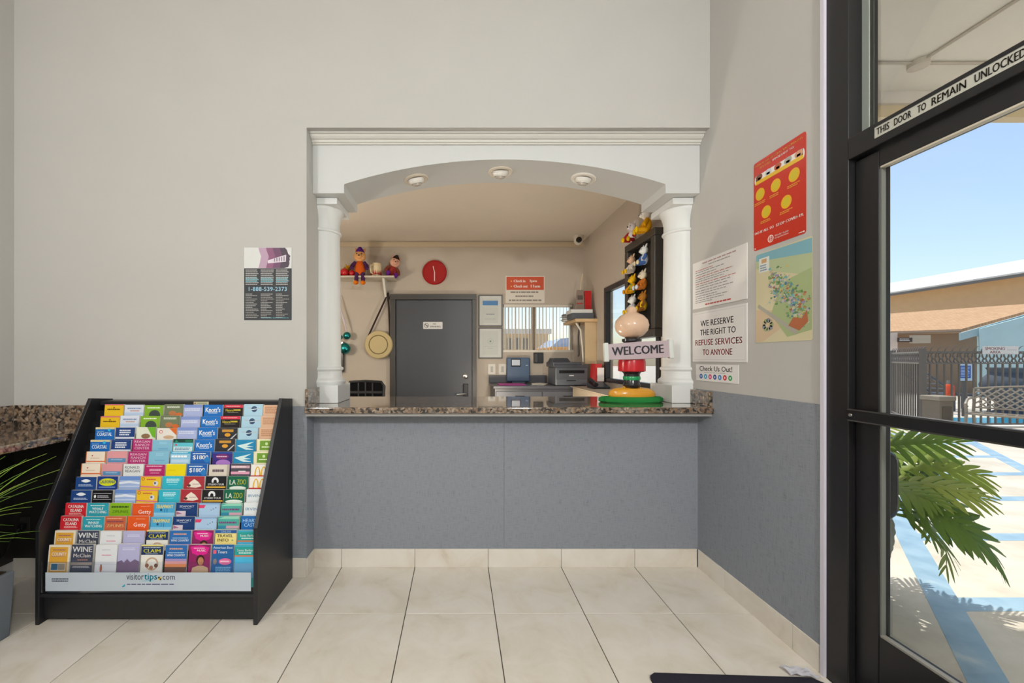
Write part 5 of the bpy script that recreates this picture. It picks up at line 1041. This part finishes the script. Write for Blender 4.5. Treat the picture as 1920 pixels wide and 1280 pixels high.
def run(A, B, sp, spikes):
    A = Vector((A[0], A[1], G0)); B = Vector((B[0], B[1], G0)); dv = (B-A); n = int(dv.length/sp); rz = math.atan2(dv.y, dv.x)
    for i in range(n+1):
        p = A+dv*(i/n); put(pk, 0, p, rz)
        if i < n: put(scr, 1, A+dv*((i+.5)/n), rz)
        if spikes: put(fin, 2, p, rz)
    for z0, z1 in ((1.455, 1.485), (1.245, 1.27), (.1, .13)):
        m = MB('#665f59'); m.M = Matrix.Translation(A) @ Matrix.Rotation(rz, 4, 'Z'); m.box(0, dv.length, -.014, .014, z0, z1); m.build('rail', 'satin_black', fence)
run((FX, FY), (12.9, FY), .135, True); run((FX, FY), (XF(1672, 9.2), 9.2), .15, True)
for p in ((FX, FY), (XF(1672, 9.2), 9.2), (11.2, FY)): MB('#665f59').box(p[0]-.035, p[0]+.035, p[1]-.035, p[1]+.035, G0, 1.52).build('post', 'satin_black', fence)
a = XF(1839, 7.36); w, h = XF(1906, 7.36)-a, .155
m = sheet('s', ((a, 7.34, 1.415), (1, 0, 0), (0, 0, 1)), w, h, .006, '#dedad6'); m.text('SMOKING', .07*w, .52*h, .62*w, .86*h, '#c23a40', 1, .01); m.text('AREA', .2*w, .12*h, .5*w, .42*h, '#c23a40', 1, .01); m.rect(.68*w, .5*h, .95*w, .56*h, '#b0a8a4', 1); m.lines(.08*w, .02*h, .9*w, .08*h, 1, '#a09a98', 1, .5, .05, 2)
m.build('smoking_area_sign', 'paper', None, 'white sign with red smoking area lettering on the iron fence', 'sign')
# bench
bo = Vector((8.84, 6.7, G0)); bd = Vector((.45, -.893, 0)); bf = Vector((-.893, -.45, 0)); BL = 1.45
bench = thing('garden_bench', bo+bd*.7+bf*.3, 'bronze cast metal bench with lattice back in front of the fence', 'bench')
MBx = Matrix(((bd.x, bf.x, 0, bo.x), (bd.y, bf.y, 0, bo.y), (0, 0, 1, bo.z), (0, 0, 0, 1)))
BC = '#8f8374'
def bt_(pts, r, name, col=BC): m = MB(col); m.matrix(MBx); m.tube(pts, r, 6); return m.build(name, 'plastic', bench)
def bk(x): return .84+.07*math.sin(math.pi*x/BL)
for x in (0, BL):
    bt_([(x, 0, bk(x)), (x, .04, .6), (x, .08, .44), (x, .02, .2), (x, -.04, 0)], .02, 'back_leg')
    bt_([(x, .03, .66), (x, .2, .69), (x, .42, .67), (x, .52, .60), (x, .50, .53), (x, .44, .56)], .018, 'arm'); bt_([(x, .50, .60), (x, .47, .44), (x, .52, .2), (x, .5, 0)], .02, 'front_leg')
bt_([(BL*i/12, 0, bk(BL*i/12)) for i in range(13)], .018, 'top_rail'); bt_([(0, .05, .52), (BL, .05, .52)], .015, 'lower_rail'); bt_([(0, .48, .44), (BL, .48, .44)], .02, 'seat_edge'); bt_([(0, .08, .44), (BL, .08, .44)], .016, 'seat_edge')
for i in range(14): bt_([(BL*i/13, .08, .445), (BL*i/13, .28, .435), (BL*i/13, .48, .445)], .011, 'seat_slat')
nl = 16
for i in range(-4, nl):
    for sgn in (-1, 1):
        pts = []
        for k in range(9):
            z = .53+(.38)*k/8; x = BL*(i+.5)/nl+ (z-.53)*sgn*1.0 + (0 if sgn > 0 else .36)
            if 0 <= x <= BL and z < bk(x)-.005: pts.append((x, .05-.12*(z-.53), z))
        if len(pts) > 1: bt_(pts, .012, 'lattice_slat', '#a39787')
# litter bin
Y = 6.95; a, b = XF(1742, Y), XF(1774, Y)
t = thing('litter_bin', ((a+b)/2, Y, G0), 'square beige stone litter bin beside the bench', 'bin')
MB('#857a6c').box(a+.03, b-.03, Y-.13, Y+.13, G0, .60).build('body', 'stucco', t, bevel=.01); MB('#9a8f80').box(a, b, Y-.15, Y+.15, .60, .68).build('lid', 'stucco', t, bevel=.015); MB('#968b7c').box(a+.01, b-.01, Y-.14, Y+.14, G0, .06).build('plinth', 'stucco', t)
MB('#6a6156').box(a+.07, b-.07, Y-.135, Y-.13, .12, .5).build('front_panel', 'stucco', t)
MB().box(10.3, 16, 7.75, 8.85, G0, .004).build('pool_water', 'pool_water', None, 'bright blue swimming pool water behind the fence', 'pool')
MB('#d8d4cc').box(10.3, 16.2, 7.6, 7.75, G0, .03).build('pool_coping', 'stucco', None, 'pale pool edge along the near side of the water', 'pool edge', bevel=.01)
a, b = XF(1797, 9.1), XF(1822, 9.1)
t = thing('pool_rules_sign', ((a+b)/2, 9, ZF(713, 9)), 'blue and white pool rules sign seen through the fence', 'sign')
m = sheet('s', ((a, 9.1, ZF(714, 9)), (1, 0, 0), (0, 0, 1)), b-a, .39, .008, '#d8dce4'); m.rect(.03, .06, b-a-.03, .35, '#3a66b0', 1); m.lines(.05, .09, b-a-.05, .33, 7, '#d8e0f0', 2, .45, .2, 3); m.build('panel', 'paper', t)
MB('#55524f').box((a+b)/2-.02, (a+b)/2+.02, 9.112, 9.15, G0, ZF(690, 9)).build('post', 'plastic', t)
t = thing('pool_lounger', (XF(1775, 10), 10.3, G0), 'dark pool lounger with raised back behind the fence', 'lounger')
lx0 = XF(1738, 10)
for dy in (0, .55): m = MB('#4a4f57'); m.tube([(lx0, 10+dy, .95), (lx0+.75, 10+dy, .42), (lx0+1.7, 10+dy, .38)], .03, 6); m.build('side_rail', 'plastic', t)
for i in range(9): f = i/8; x_, z_ = (lx0+.75*f*2, .95-.53*f*2) if f < .5 else (lx0+.75+.95*(f-.5)*2, .42-.04*(f-.5)*2); MB('#5d6570').box(x_-.05, x_+.05, 10.0, 10.55, z_-.012, z_+.012).build('slat', 'plastic', t)
for x_ in (lx0+.7, lx0+1.6):
    for dy in (0, .55): m = MB('#4a4f57'); m.tube([(x_, 10+dy, .4), (x_, 10+dy, G0)], .022, 6); m.build('leg', 'plastic', t)
x_ = XF(1780, 9.6); t = thing('lifebuoy_stand', (x_, 9.6, G0), 'orange rescue can on a post by the pool', 'rescue can')
m = MB('#e0562a'); m.lathe([(.05, .35), (.09, .40), (.09, .66), (.05, .72)], (x_, 9.6, G0), 16); m.build('can', 'gloss', t); MB('#88857f').box(x_-.02, x_+.02, 9.6, 9.64, G0, .8).build('post', 'plastic', t)
Y = 9.5; x_ = XF(1893, Y); t = thing('stone_urn', (x_, Y, G0), 'large grey stone urn behind the pool fence', 'urn')
m = MB('#5f656c'); m.lathe([(.25, 0), (.28, .05), (.2, .1), (.22, .3), (.42, .55), (.46, .7), (.42, .85), (.3, 1.0), (.36, 1.12), (.34, 1.13), (.26, 1.0)], (x_, Y, G0), 28); m.build('vessel', 'stucco', t); m = MB('#6a7077'); m.lathe([(.4, -.02), (.4, .03), (.3, .05)], (x_, Y, G0), 28); m.build('foot', 'stucco', t)

# ------------------------------------------------------------------ outdoors: buildings
def wallseg(m, A, B, z0, z1, th=.3, col=None):
    A = Vector((A[0], A[1], 0)); B = Vector((B[0], B[1], 0)); n = (B-A).normalized(); n = Vector((-n.y, n.x, 0))*th
    zz0 = Vector((0, 0, z0)); zz1 = Vector((0, 0, z1)); m.hexa([A+zz0, B+zz0, B+n+zz0, A+n+zz0], [A+zz1, B+zz1, B+n+zz1, A+n+zz1], col); return n
def PX(px, Y): return (XF(px, Y), Y)
A, B = PX(1560, 32.5), PX(1990, 20)
b1 = thing('motel_building', (A[0], A[1], G0), 'two storey tan motel wing with white roof far behind the pool', 'building')
m = MB('#d2ad84'); nb = wallseg(m, A, B, G0, 5.85, .3); m.build('wall', 'stucco', b1)
nn = nb.normalized(); e0 = Vector((A[0], A[1], 5.85))-nn*.7; e1 = Vector((B[0], B[1], 5.85))-nn*.7
m = MB('#ddd9d4'); up = Vector((0, 0, .12)); r0 = e0+nn*4+Vector((0, 0, 1.35)); r1 = e1+nn*4+Vector((0, 0, 1.35)); m.hexa([e0, e1, r1, r0], [e0+up, e1+up, r1+up, r0+up]); m.build('roof', 'stucco', b1)
m = MB('#6f6a66'); wallseg(m, (e0.x, e0.y), (e1.x, e1.y), 5.72, 5.88, .12); m.build('gutter', 'trim_paint', b1)
C1, C2 = PX(1876, 23.5), PX(1990, 19.8)
m = MB('#cfcac4'); wallseg(m, C1, C2, 3.0, 5.8, .06); m.build('stair_panel', 'stucco', b1)
m = MB('#8a8a8c'); s0 = Vector((C1[0], C1[1]-.1, 5.6)); s1 = Vector((C2[0], C2[1]-.1, 4.2)); m.tube([s0, s1], .12, 6); m.build('stair_rail', 'trim_paint', b1)
m = MB('#8a7b6a'); m.tube([(C1[0], C1[1]-.1, 2.5), (C1[0], C1[1]-.1, 5.8)], .1, 6); m.build('post', 'trim_paint', b1)
# pool house with shingle roof
b2 = thing('pool_house', (XF(1640, 14.5), 14.5, G0), 'low pool house with tan shingle roof and pink wall', 'building')
E0, E1, R1, R0 = [Vector((XF(px, Y), Y, ZF(py, Y))) for px, py, Y in ((1500, 631, 17), (1802, 622, 14.2), (1990, 569, 17.2), (1500, 603, 21))]
th = Vector((0, 0, .1)); m = MB(); m.hexa([E0, E1, R1, R0], [E0+th, E1+th, R1+th, R0+th]); m.build('roof', 'shingle', b2)
m = MB('#8f7a68'); d_ = (E1-E0).normalized(); m.tube([E0+Vector((0, 0, .03)), E1+Vector((0, 0, .03))], .06, 6); m.build('eave_board', 'trim_paint', b2)
m = MB('#e0ccbe'); wallseg(m, PX(1500, 16.4), PX(1683, 14.6), G0, 2.3, .25); m.build('wall', 'stucco', b2)
m = MB('#a38c78'); wallseg(m, PX(1683, 15.6), PX(1850, 14.4), G0, 2.3, .2); m.build('recess_wall', 'stucco', b2)
m = MB('#b9a894'); q0, q1 = PX(1710, 14.5), PX(1745, 14.4); wallseg(m, q0, q1, 1.9, 2.2, .1); m.build('beam', 'trim_paint', b2)
a = XF(1682, 14.45); m = sheet('s', ((a, 14.45, ZF(641, 14.45)), (1, 0, 0), (0, 0, 1)), XF(1709, 14.45)-a, .16, .03, '#4a3a34'); m.lines(.06, .03, .45, .13, 2, '#d8d0c8', 1, .6, .1, 2); m.build('name_board', 'paper', b2)
q0, q1 = Vector((*PX(1838, 13.6), 0)), Vector((*PX(2100, 11.5), 0)); dq = Vector((.15, .2, 0)); zb = Vector((0, 0, G0)); za, zc_ = Vector((0, 0, ZF(616, 13.6))), Vector((0, 0, ZF(545, 11.5)))
m = MB('#b9d4d8'); m.hexa([q0+zb, q1+zb, q1+dq+zb, q0+dq+zb], [q0+za, q1+zc_, q1+dq+zc_, q0+dq+za]); m.build('blue_wall', 'stucco', b2)
g0, g1 = Vector((XF(1802, 13.9), 13.9, ZF(624, 13.9))), Vector((XF(1990, 12.8), 12.8, ZF(570, 12.8)))
m = MB('#a3bcc2'); dn = Vector((0, 0, -.26)); bkv = Vector((.05, .1, 0)); m.hexa([g0+dn, g1+dn, g1+dn+bkv, g0+dn+bkv], [g0, g1, g1+bkv, g0+bkv]); m.build('barge_board', 'trim_paint', b2)
m = MB('#c9b6a6'); wallseg(m, PX(1640, 14), PX(1662, 14), G0, .05, .5); m.build('step', 'stucco', b2)
# view through the office rear window
b3 = thing('neighbour_building', (XF(980, 15), 15, G0), 'pale cream building seen through the office rear window', 'building')
MB('#dcc4a2').box(XF(880, 15), XF(1028, 15), 15, 18, G0, ZF(626, 15)).build('wall', 'stucco', b3); MB('#e8e0d4').box(XF(875, 15), XF(1032, 15), 14.8, 18.2, ZF(626, 15), ZF(617, 15)).build('roof', 'stucco', b3)
for px in (955, 970, 985): w_ = MB('#8c8478').box(XF(px-4, 15), XF(px+4, 15), 14.96, 15, ZF(655, 15), ZF(634, 15)).build('window', 'gloss', b3)
t = thing('delivery_truck', (XF(1062, 11), 11, G0), 'orange and blue truck parked outside the office rear window', 'truck')
tx0, tx1 = XF(1030, 11), XF(1120, 11)
MB('#e2a45c').box(tx0, tx1, 11, 13, .5, ZF(650, 11)).build('lower_body', 'gloss', t, bevel=.03); m = MB('#a9b4cc'); m.hexa([(tx0+.05, 11.02, ZF(650, 11)), (tx1, 11.02, ZF(650, 11)), (tx1, 12.98, ZF(650, 11)), (tx0+.05, 12.98, ZF(650, 11))], [(tx0+.35, 11.1, ZF(634, 11)), (tx1, 11.1, ZF(628, 11)), (tx1, 12.9, ZF(628, 11)), (tx0+.35, 12.9, ZF(634, 11))]); m.build('upper_body', 'gloss', t)
for x_ in (tx0+.4, tx1-.4):
    m = MB('#222'); m.matrix(Matrix.Translation((x_, 11.1, .45)) @ Matrix.Rotation(math.pi/2, 4, 'X')); m.lathe([(.2, -.1), (.45, -.08), (.45, .1), (.2, .12)], segs=20); m.build('wheel', 'plastic', t)
